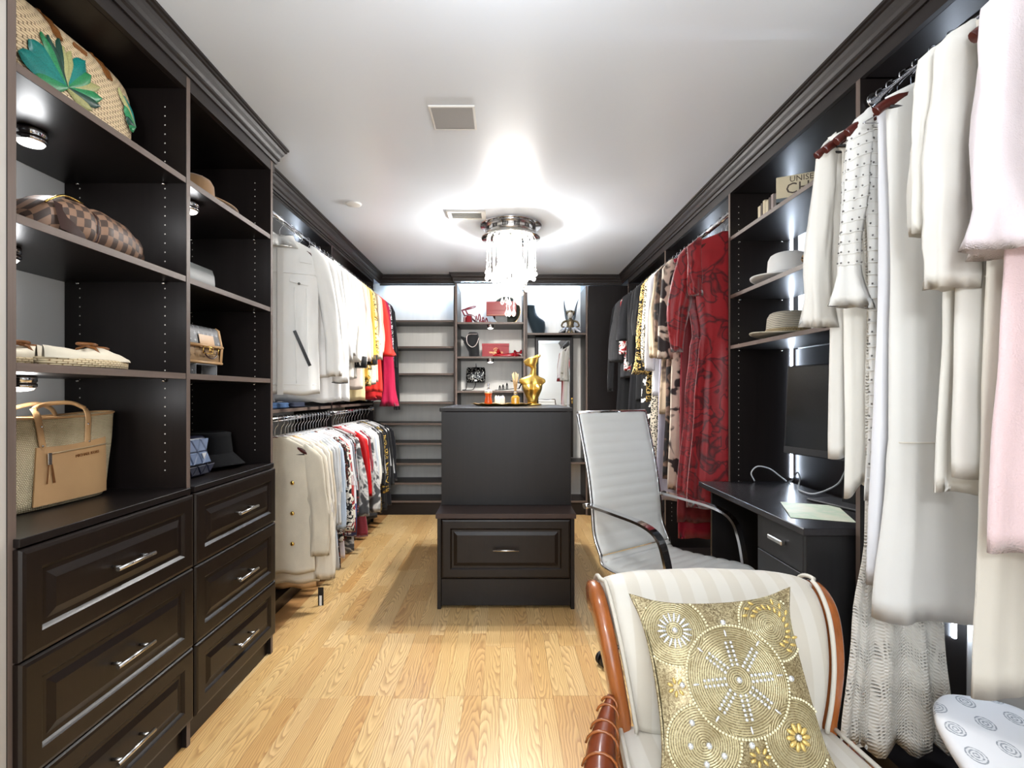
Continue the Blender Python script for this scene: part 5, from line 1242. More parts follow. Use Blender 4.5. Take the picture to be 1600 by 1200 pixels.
rg_ = mth(nt, 'MULTIPLY_ADD', mth(nt, 'SINE', mth(nt, 'MULTIPLY', dd, 60.0)), .35, mth(nt, 'MULTIPLY', vv, .8))
nt.links.new(mixc(nt, mth(nt, 'MULTIPLY', mth(nt, 'LESS_THAN', dd, .31), ramp(nt, rg_, [(.1, (1, 1, 1, 1)), (.5, (.15, .15, .15, 1))])), lin((226, 227, 230)), lin((140, 146, 154))), b.inputs['Base Color']); b.inputs['Roughness'].default_value = .8
bd = thing('ironing_board', 'white ironing board with grey medallion print under the white dresses', 'ironing board', (1.245, 1.145, .098), R(-110))
def iro(z, k):
    r = []
    for i in range(60):
        q = 2 * pi * i / 60; cx = math.copysign(abs(cos(q)) ** .55, cos(q)); sx = math.copysign(abs(sin(q)) ** .7, sin(q))
        x = .52 * cx; r.append(((x + .15) * k, .165 * sx * (1 if x < .1 else 1 - .55 * ((x - .1) / .42) ** 2) * k, z))
    return r
MB().loft([iro(0.240, .97), iro(0.243, 1.0), iro(0.260, 1.005), iro(0.272, .98), iro(0.277, .9), iro(0.279, .4)]).build('padded_top', m, bd)
MB().loft([iro(0.225, .94), iro(0.238, .94)], smooth=False).build('board_deck', pbr('deck_grey', (150, 150, 150), .5), bd)
for s in (-1, 1):
    MB().tube([(-.22, s * .09, .241), (-.05, s * .05, .012), (.12, s * .05, .012), (.30, s * .09, .241)], .010, 8).build('folded_leg', pbr('grey_tube', (120, 122, 126), .35, .6), bd)
# folded blue denim on the middle shelf, left
DEN = pbr('blue_denim', (62, 92, 132), .85, var=.25, vs=(40, 40, 40)); DEN2 = pbr('dark_denim', (30, 38, 58), .85, var=.2, vs=(40, 40, 40))
for nm, lab, y0, y1, mt, z0 in (('folded_jeans', 'light blue folded jeans on the shelf below the white jacket', 2.84, 3.12, DEN, 1.1635), ('folded_jeans', 'dark navy folded jeans beside the light blue pair', 3.14, 3.36, DEN2, 1.1635)):
    rings = [[(-1.40 + .115 * k * math.copysign(abs(cos(q)) ** .4, cos(q)), (y0 + y1) / 2 + (y1 - y0) / 2 * k * math.copysign(abs(sin(q)) ** .4, sin(q)), z0 + z) for q in [2 * pi * j / 36 for j in range(36)]] for z, k in ((0.0005, .95), (.008, 1), (.014, .97), (.018, .96), (.026, .99), (.032, .94))]
    tag(MB().loft(rings).build(nm, mt), lab, 'jeans')
# ================================================================== HANGERS AND CLOTHES
MAHO = pbr('mahogany_hanger', (74, 26, 20), .28, var=.15, vs=(8, 60, 60), coat=.4)
TEAKH = pbr('light_wood_hanger', (150, 96, 48), .3, var=.15, vs=(8, 60, 60), coat=.4)
CLRP = frost('clear_plastic_hanger', .3, .1)
FILM = frost('garment_film', .24, .2)
HD = .018
def hook(mb, r=.0019, h=.082):
    mb.tube([(0, 0, -h - HD)] + [(0, 0, -h + .02), (.004, 0, -h + .035), (.018, 0, -.030)] + [(.019 * cos(a), 0, .019 * sin(a)) for a in [R(-30) + R(235) * k / 11 for k in range(12)]], r, 6)
def hanger(kind):
    t = thing(kind.replace('long_', '') + '_hanger', '', 'hanger')
    mb = MB(); hook(mb); mb.build('hook', CHROME, t)
    hw = .222 if kind == 'long_wooden' else .198
    if 'wooden' in kind:
        for s in (-1, 1):
            pts = [(0, 0, -.090), (s * .06, -.002, -.114), (s * .12, -.005, -.139), (s * (hw - .03), -.007, -.172 + .1 * (.222 - hw)), (s * hw, -.008, -.194 + .4 * (.222 - hw))]
            mb = MB(); mb.M = Matrix.Translation((0, 0, -HD)); mb.tube(smoothpath(pts, 4), [.0125] * 8 + [.0135] * 9, 10, flat=.62).build('arm', MAHO, t)
        MB().tube([(-.185, -.008, -.180 - HD), (.185, -.008, -.180 - HD)], .0055, 8).build('trouser_bar', BLACKP, t)
    elif kind == 'plastic':
        mb = MB(); mb.M = Matrix.Translation((0, 0, -HD)); mb.tube(smoothpath([(-hw, 0, -.165), (-.06, 0, -.098), (0, 0, -.085), (.06, 0, -.098), (hw, 0, -.165), (.2, 0, -.174), (0, 0, -.172), (-.2, 0, -.174), (-hw, 0, -.165)], 4), .0048, 8).build('frame', CLRP, t)
    else:
        mb = MB(); mb.M = Matrix.Translation((0, 0, -HD)); mb.tube(smoothpath([(0, 0, -.082), (.05, 0, -.106), (.196, 0, -.182), (.182, 0, -.190), (0, 0, -.190), (-.182, 0, -.190), (-.196, 0, -.182), (-.05, 0, -.106), (0, 0, -.082)], 4), .0021, 6).build('frame', CHROME, t)
    return t
HP = {}
def hang(kind, loc, rz, label, group):
    if kind not in HP:
        o = HP[kind] = hanger(kind); o.location = loc; o.rotation_euler = (0, 0, rz); o['label'] = label; o['group'] = group; return o
    return copy_tree(HP[kind], loc, rz, label, group)

# ---- fabrics
def fab(name, col, rough=.85, var=.04, sheen=.1, bump=.12, bs=900, spec=.3):
    return pbr('cloth_' + name, col, rough, 0, var, (5, 5, 3), bump, bs, 0, sheen, spec)
def printf(name, scale, stops, kind='noise', interp='CONSTANT', rough=.75, stretch=(1, 1, 1), sheen=.1, dist=0.0):
    m, nt, b = newmat('cloth_' + name); co = objco(nt, stretch)
    if kind == 'noise': f = node(nt, 'ShaderNodeTexNoise', {'Vector': co, 'Scale': scale, 'Detail': 2.0, 'Distortion': dist}).outputs[0]
    elif kind == 'voro': f = node(nt, 'ShaderNodeTexVoronoi', {'Vector': co, 'Scale': scale}).outputs['Distance']
    elif kind == 'cell': f = node(nt, 'ShaderNodeSeparateColor', {0: node(nt, 'ShaderNodeTexVoronoi', {'Vector': co, 'Scale': scale}).outputs['Color']}).outputs[0]
    elif kind == 'swirl':
        n1 = node(nt, 'ShaderNodeTexNoise', {'Vector': co, 'Scale': scale, 'Detail': 1.0, 'Distortion': dist}).outputs[0]; f = mth(nt, 'MULTIPLY_ADD', mth(nt, 'SINE', mth(nt, 'MULTIPLY', n1, 34.0)), .5, .5)
    nt.links.new(ramp(nt, f, [(p, lin(c)) for p, c in stops], interp), b.inputs['Base Color']); b.inputs['Roughness'].default_value = rough; b.inputs['Sheen Weight'].default_value = sheen; b.inputs['Specular IOR Level'].default_value = .3
    return m
def crochet(name, col):
    m, nt, b = newmat('cloth_' + name); b.inputs['Base Color'].default_value = lin(col); b.inputs['Roughness'].default_value = .9
    sp = node(nt, 'ShaderNodeSeparateXYZ', {0: objco(nt)}); z = sp.outputs[2]
    xw = mth(nt, 'ADD', sp.outputs[0], mth(nt, 'MULTIPLY', sp.outputs[1], .6))
    zz = mth(nt, 'ADD', z, mth(nt, 'MULTIPLY', mth(nt, 'SINE', mth(nt, 'MULTIPLY', xw, 80.0)), .018))
    h = mth(nt, 'MULTIPLY', mth(nt, 'SINE', mth(nt, 'MULTIPLY', zz, 620.0)), mth(nt, 'SINE', mth(nt, 'MULTIPLY', xw, 520.0)))
    bandz = mth(nt, 'MULTIPLY_ADD', mth(nt, 'SINE', mth(nt, 'MULTIPLY', zz, 52.0)), .35, .55)
    hole = mth(nt, 'GREATER_THAN', mth(nt, 'MULTIPLY', h, bandz), .50)
    nt.links.new(mth(nt, 'SUBTRACT', 1.0, hole), b.inputs['Alpha']); setbump(nt, b, h, .5, .003); return m
WHT = fab('white', (228, 228, 227)); WHT2 = fab('ivory', (226, 223, 216)); CRM_ = fab('cream', (222, 217, 206)); OFFW = fab('warm_white', (216, 215, 211), .7)

def sgp(v, p): return math.copysign(abs(v) ** p, v)
GARN = [0]
def garment(name, label, cat, loc, rz, mat, L, prof, sleeve=None, neck=(.058, .024), slope=.062, sh=.208, group=None, cover=0, folds=5, mat2=None, hemz=.006, collar=None, buttons=None, trim=None, d0=.017, lean=0.0, N=64, rows=26, wr=.006, wall=-1, tight=1.0):
    """A garment hung on the rod at loc: body, sleeves and details are children. Local x runs across the hanger, z down from the rod."""
    GARN[0] += 1; sd = GARN[0] * 1.73; rg = random.Random(GARN[0])
    t = thing(name, label, cat, (loc[0], loc[1], loc[2] - HD), rz, group)
    prof = [(a_, b_, c_ * (.5 + .5 * tight), f_ * tight) for a_, b_, c_, f_ in prof]; wr *= tight; d0 *= (.6 + .4 * tight)
    rings = []; ph = [rg.uniform(0, 6.28) for _ in range(6)]
    top = [(-.083, neck[0], neck[1], 0)]
    for f in (.18, .42, .66, .86, 1.0): top.append((-.088 - slope * f ** 1.15, neck[0] + (sh - neck[0]) * f, neck[1] + (d0 - neck[1]) * f, 0))
    z0 = -.088 - slope
    def row(z, w_, d, amp, tt):
        r = []
        for k in range(N):
            a = 2 * pi * k / N; x = w_ * sgp(cos(a), .72); y = d * sgp(sin(a), .8); u = x / max(w_, .02)
            f = amp * (sin(folds * pi * u * .5 + ph[0] + .6 * tt) + .55 * sin(folds * .83 * pi * u + ph[1] - .8 * tt) + .3 * sin(folds * 1.9 * pi * u + ph[2]))
            w2 = wr * (noise.noise((x * 13 + sd, z * 3.2, (1 if y > 0 else 0) * 3 + sd)) * min(1, .3 + tt * 3) + .45 * noise.noise((x * 24 + sd, z * 9, sd)))
            hz = hemz * sin(folds * pi * u * .5 + ph[3]) * max(0, tt - .9) * 10 if tt > .9 else 0
            r.append((x + lean * tt, y + f + w2, z + hz))
        return r
    for z, w_, d, a in top: rings.append(row(z, w_, d, a, 0))
    for k in range(1, rows + 1):
        tt = k / rows; w_, d, amp = lerp_table(prof, tt); rings.append(row(z0 - (L - slope) * tt, w_, d, amp, tt))
    last = rings[-1]; cz = sum(p[0] for p in last) / len(last)
    mb = MB(); ins = [(cz + (x - cz) * .96, y * .8, z + .012) for x, y, z in last]; mb.loft(rings + [ins], True, (False, True))
    if mat2:
        zc = z0 - (L - slope) * mat2[1]; mb.mi = [1 if sum(mb.v[i][2] for i in f) / len(f) < zc else 0 for f in mb.f]
    body = mb.build('body', [mat, mat2[0]] if mat2 else mat, t, rec=True)
    def surf(x, tt):
        w_, d, amp = lerp_table(prof, tt); u = max(-1, min(1, x / w_)); f = amp * (sin(folds * pi * u * .5 + ph[0] + .6 * tt) + .55 * sin(folds * .83 * pi * u + ph[1] - .8 * tt) + .3 * sin(folds * 1.9 * pi * u + ph[2]))
        return -d * max(0, 1 - abs(u) ** 2.6) ** .5 + f - .003, z0 - (L - slope) * tt
    if sleeve:
        sl = dict(L=.5, r0=.058, r1=.045, splay=.035, fwd=-.01, flat=.34, mat=None, flare=0, cuff=None, puff=0, bend=0); sl.update(sleeve)
        for s in (-1, 1):
            rr = []; n = 20; m_ = 18
            for j in range(m_ + 1):
                tt = j / m_; z = -.088 - slope * .80 - sl['L'] * (.78 if s == wall and sl['L'] > .8 else 1) * tt + .010 * (1 - tt)
                wl = .3 if s == wall else 1
                cx = s * (sh - .012 - .02 * (s == wall) * tt + sl['splay'] * wl * (1 - (1 - tt) ** 2)) + .016 * noise.noise((tt * 2.2, sd, s)) * tt; cy = sl['fwd'] * sin(tt * pi * .5) + sl['bend'] * tt * tt
                r = sl['r0'] + (sl['r1'] - sl['r0']) * tt + sl['puff'] * sin(pi * min(1, tt * 1.02)) ** 1.5
                if sl['flare'] and tt > .82: r += sl['flare'] * ((tt - .82) / .18) ** 1.2
                if tt == 0: r *= .55
                if s == wall: r *= .8
                q = []
                for k in range(n):
                    a = 2 * pi * k / n; rip = 1 + ((.13 + .25 * (sl['flare'] > 0) * max(0, tt - .8) * 5 + (.12 if sl['puff'] else 0)) * sin(4 * a + ph[4] + tt * 3) + .10 * sin(7 * a - tt * 5 + ph[5])) * min(1, tt * 2)
                    q.append((cx + s * 0 + r * cos(a) * rip * .78, cy + r * sin(a) * sl['flat'] * (.45 + .55 * tight) * rip + tight * .009 * noise.noise((cos(a) * 2 + sd, z * 9, s)) * min(1, tt * 3) + .004 * noise.noise((cos(a) * 4 + sd, z * 26, s)), z - .010 * sgp(cos(a) * s, 1) * (1 - tt) * 2 + .006 * noise.noise((cos(a) * 3, sd, tt * 6))))
                rr.append(q)
            e = rr[-1]; cx = sum(p[0] for p in e) / n; cy = sum(p[1] for p in e) / n
            rr.append([(cx + (p[0] - cx) * .86, cy + (p[1] - cy) * .7, p[2] + .03) for p in e])
            so = MB().loft(rr, True, (True, True)).build('sleeve', sl['mat'] or mat, t)
            if sl.get('studs'):
                mb = MB()
                for j in range(2, m_ - 3):
                    for k in range(0, n, 2):
                        mb.ball(rr[j][k], .0029, 6, 4)
                mb.build('stud', pbr('steel_stud', (120, 118, 116), .3, .9), so, kind='stuff', rec=False)
                for j in range(2, m_ - 3): MB().tube([(x + (x - cx) * .0, y, z - .006) for x, y, z in rr[j]], .0022, 5, wrap=True).build('smocking_ridge', OFFW, so)
            if sl['cuff']:
                cm, ch = sl['cuff']; c0 = rr[-2]; c0 = [(cx + (p[0] - cx) * 1.06, cy + (p[1] - cy) * 1.1, p[2]) for p in c0]
                MB().loft([[(p[0], p[1], p[2] + ch * .0 + .004) for p in c0], [(p[0], p[1], p[2] + ch) for p in c0]], True, (True, True)).build('cuff', cm, so)
    if collar:
        cm, chh, cw = collar; ng = 28; rr = []
        for j, (dz, k) in enumerate(((-.006, 1.02), (chh, 1.10), (chh * .9, 1.25), (-chh * .5 - .012, cw), (-chh * .5 - .006, cw * .97))):
            rr.append([(neck[0] * k * cos(2 * pi * i / ng), neck[1] * k * 1.15 * sin(2 * pi * i / ng) - (.004 if sin(2 * pi * i / ng) < 0 else 0), -.088 + dz - .35 * abs(neck[0] * k * cos(2 * pi * i / ng)) * (.4 if j < 3 else .8) - (.03 * (1 - abs(cos(2 * pi * i / ng))) if sin(2 * pi * i / ng) < 0 else 0)) for i in range(ng)])
        MB().loft(rr, True, (False, False)).build('collar', cm, t)
    if buttons:
        bm_, n, t0, t1, x, r = buttons
        for k in range(n):
            tt = t0 + (t1 - t0) * k / max(1, n - 1); y, z = surf(x, tt)
            b_ = MB(); b_.M = Matrix.Translation((x, y - .003, z)) @ Matrix.Rotation(R(90), 4, 'X'); b_.lathe([(r * .9, -.003), (r, 0), (r * .8, .003), (r * .2, .0035)], 12); b_.build('button', bm_, t)
    if trim: trim(t, surf)
    if cover:
        rr = []
        def crow(z, w_, d): return [((w_ * sgp(cos(2 * pi * k / 40), .7)), d * sgp(sin(2 * pi * k / 40), .8) + .005 * noise.noise((cos(2 * pi * k / 40) * 4 + sd, z * 10, sd)), z) for k in range(40)]
        rr.append(crow(-.078, .022, .014)); rr.append(crow(-.086, neck[0] * 1.02, neck[1] * .95))
        for f in (.3, .6, .85, 1.0): rr.append(crow(-.082 - slope * f ** 1.15, neck[0] + (sh + .022 - neck[0]) * f, neck[1] + (d0 + .003 - neck[1]) * f))
        for k in range(1, 11):
            tt = k / 10; z = z0 - cover * tt; w_, d, amp = lerp_table(prof, min(1, (cover * tt) / (L - slope)))
            rr.append(crow(z, max(w_, sh) + .03 + (sl['splay'] * tt if sleeve else 0), max(d, .016) + amp + .003))
        MB().loft(rr, True, (False, False)).build('plastic_cover', FILM, t, 'clear plastic garment cover')
    return t

# body profiles: (t, half width, half depth, fold amplitude)
P_SHIRT = [(0, .205, .018, .001), (.15, .205, .019, .002), (.6, .205, .018, .004), (1, .215, .018, .006)]
P_JACKET = [(0, .212, .022, .001), (.2, .210, .024, .001), (.6, .21, .024, .002), (1, .218, .024, .003)]
P_DRESS = [(0, .20, .018, .001), (.2, .185, .019, .002), (.38, .165, .018, .004), (.5, .185, .020, .008), (1, .23, .022, .012)]
P_SLIM = [(0, .185, .015, .001), (.3, .165, .015, .003), (.6, .17, .015, .005), (1, .18, .015, .006)]
P_TOP = [(0, .19, .015, .001), (.5, .19, .015, .003), (1, .20, .015, .005)]
P_LONG = [(0, .20, .018, .001), (.25, .18, .018, .003), (.6, .195, .020, .008), (1, .215, .020, .010)]
BLK = fab('black', (17, 17, 19), .8, sheen=.15)
CUFFB = fab('black_cuff', (24, 23, 24), .7)
DEN_W = fab('white_denim', (236, 236, 233), .8, bump=.25, bs=700)

# ---------------------------------------------------------------- upper left rod
UL = lambda y: (RXL, y, ZU)
W_, S_, P_ = 'wooden', 'wire', 'plastic'
def jacket_trim(t, surf):
    for s in (-1, 1):          # chest flap pocket with a button, and a slanted black zip pocket
        pts = []
        for dx, tt in ((-.05, .20), (.05, .22), (.05, .245), (-.05, .225)):
            y, z = surf(s * .10 + dx, tt); pts.append((s * .10 + dx, y - .002, z))
        MB().loft([pts, [(x, y - .005, z) for x, y, z in pts]], smooth=False).build('pocket_flap', DEN_W, t)
        pp = []
        for k in range(7):
            f = k / 6; x = s * (.075 + .085 * f); y, z = surf(x, .56 + .24 * f); pp.append((x, y - .004, z))
        MB().tube(pp, .0088, 4, flat=.3, up=(1, 0, 0)).build('zip_pocket', BLACKP, t, 'black zip pocket')
    for x in (-.075, -.14, .075, .14):
        MB().tube([(x + .012 * k / 12, surf(x + .012 * k / 12, .26 + .66 * k / 12)[0] - .0005, surf(x, .26 + .66 * k / 12)[1]) for k in range(13)], .0022, 5).build('seam', DEN_W, t)
    for tt in (.165, .93): MB().tube([(x, surf(x, tt)[0] - .0005, surf(x, tt)[1]) for x in [-.195 + .39 * k / 20 for k in range(21)]], .0026, 5).build('seam', DEN_W, t)
    for s in (-1, 1):
        y, z = surf(s * .10, .235); mb = MB(); mb.M = Matrix.Translation((s * .10, y - .006, z)) @ Matrix.Rotation(R(90), 4, 'X'); mb.lathe([(.007, -.002), (.0075, .001), (.005, .003)], 12); mb.build('button', pbr('gunmetal', (70, 66, 62), .35, .8), t)
    y0, z1 = surf(0, .02); pl = [(0, surf(0, k / 10)[0] - .003, surf(0, k / 10)[1]) for k in range(11)]
    MB().tube(pl, .016, 4, flat=.2, up=(1, 0, 0)).build('placket', DEN_W, t)
    y, z = surf(.14, .05); MB().loft([[(.105, y - .003, z), (.17, y - .003, z - .012), (.17, y - .004, z - .035), (.105, y - .004, z - .028)], [(.105, y - .006, z), (.17, y - .006, z - .012), (.17, y - .007, z - .035), (.105, y - .007, z - .028)]], smooth=False).build('shoulder_tab', DEN_W, t)
mustard = fab('mustard', (206, 160, 62), .6); GOLDPR = printf('gold_baroque_cream', 16, [(0, (226, 214, 180)), (.42, (204, 160, 60)), (.50, (40, 36, 30)), (.56, (226, 206, 140)), (.68, (226, 220, 204))], dist=1.5)
BWP = printf('black_white_pattern', 34, [(0, (18, 18, 20)), (.48, (222, 222, 224)), (.58, (20, 20, 22)), (.66, (120, 70, 130))], dist=1.0)
REDO = fab('orange_red', (226, 52, 40), .55); MAG = fab('magenta', (176, 24, 68), .7); PINKN = fab('nude_pink', (226, 186, 170), .7); TAUPE = fab('taupe', (150, 132, 112), .7)
SLV = dict(L=.58, r0=.062, r1=.048, splay=.03)
UPL = [  # y, turn, kind, name, label, cat, mat, L, profile, sleeve, extra
 (2.94, 26, W_, 'denim_jacket', 'white denim jacket with a black slanted zip pocket, nearest on the upper left rod', 'jacket', DEN_W, .90, P_JACKET, dict(L=.74, r0=.074, r1=.056, splay=.10, fwd=.0, bend=.03), dict(collar=(DEN_W, .03, 1.75), trim=jacket_trim, folds=4, wr=.013)),
 (3.10, 24, S_, 'white_jacket', 'white long-sleeved jacket with black cuff lining behind the denim jacket', 'jacket', fab('white_twill', (234, 233, 231)), .80, P_JACKET, dict(L=.78, r0=.068, r1=.055, splay=.085, bend=.02, cuff=(CUFFB, .0)), dict(collar=(WHT, .02, 1.5))),
 (3.22, 20, S_, 'white_blouse', 'thin bright white blouse behind the long-sleeved white jacket', 'blouse', fab('bright_white', (232, 232, 230), .7), .72, P_SHIRT, dict(L=.60, splay=.055), {}),
 (3.34, 16, W_, 'white_shirt', 'white button shirt with a longer tail showing below its neighbours', 'shirt', WHT, .95, P_SHIRT, dict(L=.62, splay=.05), dict(collar=(WHT, .02, 1.5))),
 (3.44, 12, S_, 'white_cardigan', 'off-white knitted cardigan with pale buttons left of the fringed white top', 'cardigan', OFFW, .76, P_SHIRT, SLV, {}),
 (3.53, 10, S_, 'white_tunic', 'white stitched tunic with a rounded tail hanging low over the shelf', 'tunic', WHT, .95, P_SHIRT, SLV, {}),
 (3.62, 8, W_, 'quilted_jacket', 'white quilted jacket with stitched bands just before the rod divider', 'jacket', WHT2, .80, P_JACKET, dict(L=.62, r0=.066, r1=.055, splay=.035), dict(collar=(WHT2, .03, 1.3))),
 (3.70, 8, S_, 'black_cuffed_jacket', 'ivory jacket with deep black cuffs at the rod divider', 'jacket', WHT2, .78, P_JACKET, dict(L=.66, r0=.062, r1=.052, splay=.05, cuff=(CUFFB, .085)), {}),
 (3.86, 6, W_, 'beige_blazer', 'pale pinkish beige blazer, first after the divider on the upper left rod', 'blazer', fab('pink_beige', (216, 200, 188), .75), .86, P_JACKET, dict(L=.60, splay=.04), {}),
 (3.94, 6, S_, 'champagne_blouse', 'champagne satin blouse with a long tail beside the beige blazer', 'blouse', fab('champagne', (214, 196, 150), .35), .95, P_SHIRT, SLV, {}),
 (4.03, 5, W_, 'mustard_blouse', 'mustard yellow blouse with black cuffs on the upper left rod', 'blouse', mustard, .78, P_SHIRT, dict(L=.62, splay=.045, cuff=(CUFFB, .08)), {}),
 (4.12, 4, S_, 'baroque_shirt', 'gold, black and cream scroll-printed shirt beside the mustard blouse', 'shirt', GOLDPR, .84, P_SHIRT, dict(L=.55, splay=.04), {}),
 (4.20, 4, S_, 'taupe_top', 'plain taupe top between the scroll-printed shirt and the white blouse', 'top', TAUPE, .70, P_TOP, dict(L=.40), {}),
 (4.28, 4, S_, 'cream_blouse', 'cream blouse with small dark speckles left of the nude pink top', 'blouse', printf('speckled_cream', 60, [(0, (228, 222, 208)), (.68, (150, 110, 70)), (.75, (228, 222, 208))]), .82, P_SHIRT, dict(L=.56, splay=.035), {}),
 (4.36, 3, W_, 'pink_blouse', 'nude pink blouse beside the orange-red ruffled top', 'blouse', PINKN, .80, P_SHIRT, dict(L=.50, splay=.03), {}),
 (4.46, 2, W_, 'ruffled_top', 'bright orange-red top with a loose ruffled sleeve', 'top', REDO, .88, [(0, .20, .018, .001), (.5, .21, .02, .006), (1, .23, .024, .012)], dict(L=.52, r0=.06, r1=.075, splay=.06, flare=.03), {}),
 (4.56, 2, S_, 'red_tank', 'orange-red sleeveless top tucked behind the ruffled one', 'top', fab('coral_red', (214, 44, 44), .6), .94, P_TOP, None, {}),
 (4.65, 0, W_, 'magenta_blouse', 'long magenta pink blouse with a fringed hem', 'blouse', MAG, .95, [(0, .205, .018, .001), (.5, .21, .02, .006), (1, .24, .022, .010)], dict(L=.96, splay=.05, r1=.07, flare=.02), {}),
 (4.73, 0, S_, 'patterned_shirt', 'black and white patterned shirt with purple touches next to the magenta blouse', 'shirt', BWP, .96, P_SHIRT, dict(L=.62, splay=.04), {}),
 (4.81, 0, W_, 'black_jacket', 'black jacket near the far end of the upper left rod', 'jacket', BLK, .92, P_JACKET, dict(L=.60, splay=.05), {}),
 (4.90, 0, W_, 'black_cardigan', 'long black cardigan, last on the upper left rod', 'cardigan', fab('soft_black', (22, 22, 26), .9), .95, P_SHIRT, dict(L=1.0, splay=.06, r0=.055, r1=.038), {}),
]
for i, (y, tr, k, nm, lab, cat, mt, L, pf, sl, ex) in enumerate(UPL):
    garment(nm, lab, cat, UL(y), R(tr), mt, L, pf, sl, tight=.85, **ex)
    hang(k, UL(y), R(tr), {'wooden': 'dark wooden hanger holding the ', 'wire': 'thin metal hanger holding the ', 'plastic': 'clear plastic hanger holding the '}[k] + ' '.join(lab.split(',')[0].split(' ')[:9]), 'hangers on the upper left rod')

# ---------------------------------------------------------------- lower left rod
TWEED = fab('cream_tweed', (206, 198, 180), .9, var=.14, bump=.7, bs=420); GOLDBTN = BRASS
FLOR = printf('black_white_floral', 22, [(0, (20, 18, 18)), (.46, (224, 218, 206)), (.60, (22, 20, 20)), (.66, (150, 40, 44))], dist=1.2)
SWIRL = printf('red_swirl', 7, [(0, (226, 216, 196)), (.35, (24, 20, 20)), (.55, (140, 34, 40)), (.8, (170, 60, 56))], 'swirl', dist=.8)
TIE = printf('grey_tie_dye', 9, [(0, (52, 52, 54)), (.42, (66, 66, 68)), (.52, (196, 194, 190)), (.62, (90, 90, 92)), (.8, (40, 40, 42))], interp='LINEAR', dist=1.0)
SNAKE = printf('brown_snake', 40, [(0, (24, 18, 16)), (.50, (110, 44, 30)), (.56, (26, 20, 18)), (.66, (190, 180, 172))], dist=.8)
BARO = printf('gold_baroque_black', 11, [(0, (14, 13, 13)), (.55, (14, 13, 13)), (.62, (206, 168, 70)), (.80, (226, 190, 96)), (.86, (14, 13, 13))], 'swirl', dist=1.4)
GREYS = fab('silver_grey_silk', (176, 178, 180), .4, sheen=0); LBLUE = fab('pale_blue_lace', (182, 196, 212), .8, var=.12, bump=.5, bs=160)
REDS = fab('red_satin', (190, 26, 30), .38, sheen=0); DRED = fab('dark_red_velvet', (120, 22, 38), .6, sheen=.5); NAVYC = fab('navy', (52, 54, 92), .8); CHAR = fab('charcoal', (52, 52, 54), .8)
LGREY = fab('light_grey', (190, 188, 184), .8); SLATE = fab('slate_stripe', (120, 120, 126), .8)
def tag_card(t, surf):
    y, z = surf(.2, 1.0); mb = MB(); mb.cbox(.190, .222, -.004, -.002, z - .155, z - .002, .0005); c = mb.build('price_tag', BLACKP, t, 'black hanging price tag'); MB().cbox(.198, .212, -.0052, -.0042, z - .12, z - .05, .0003).build('barcode_label', pbr('label_white', (226, 226, 226), .6), c)
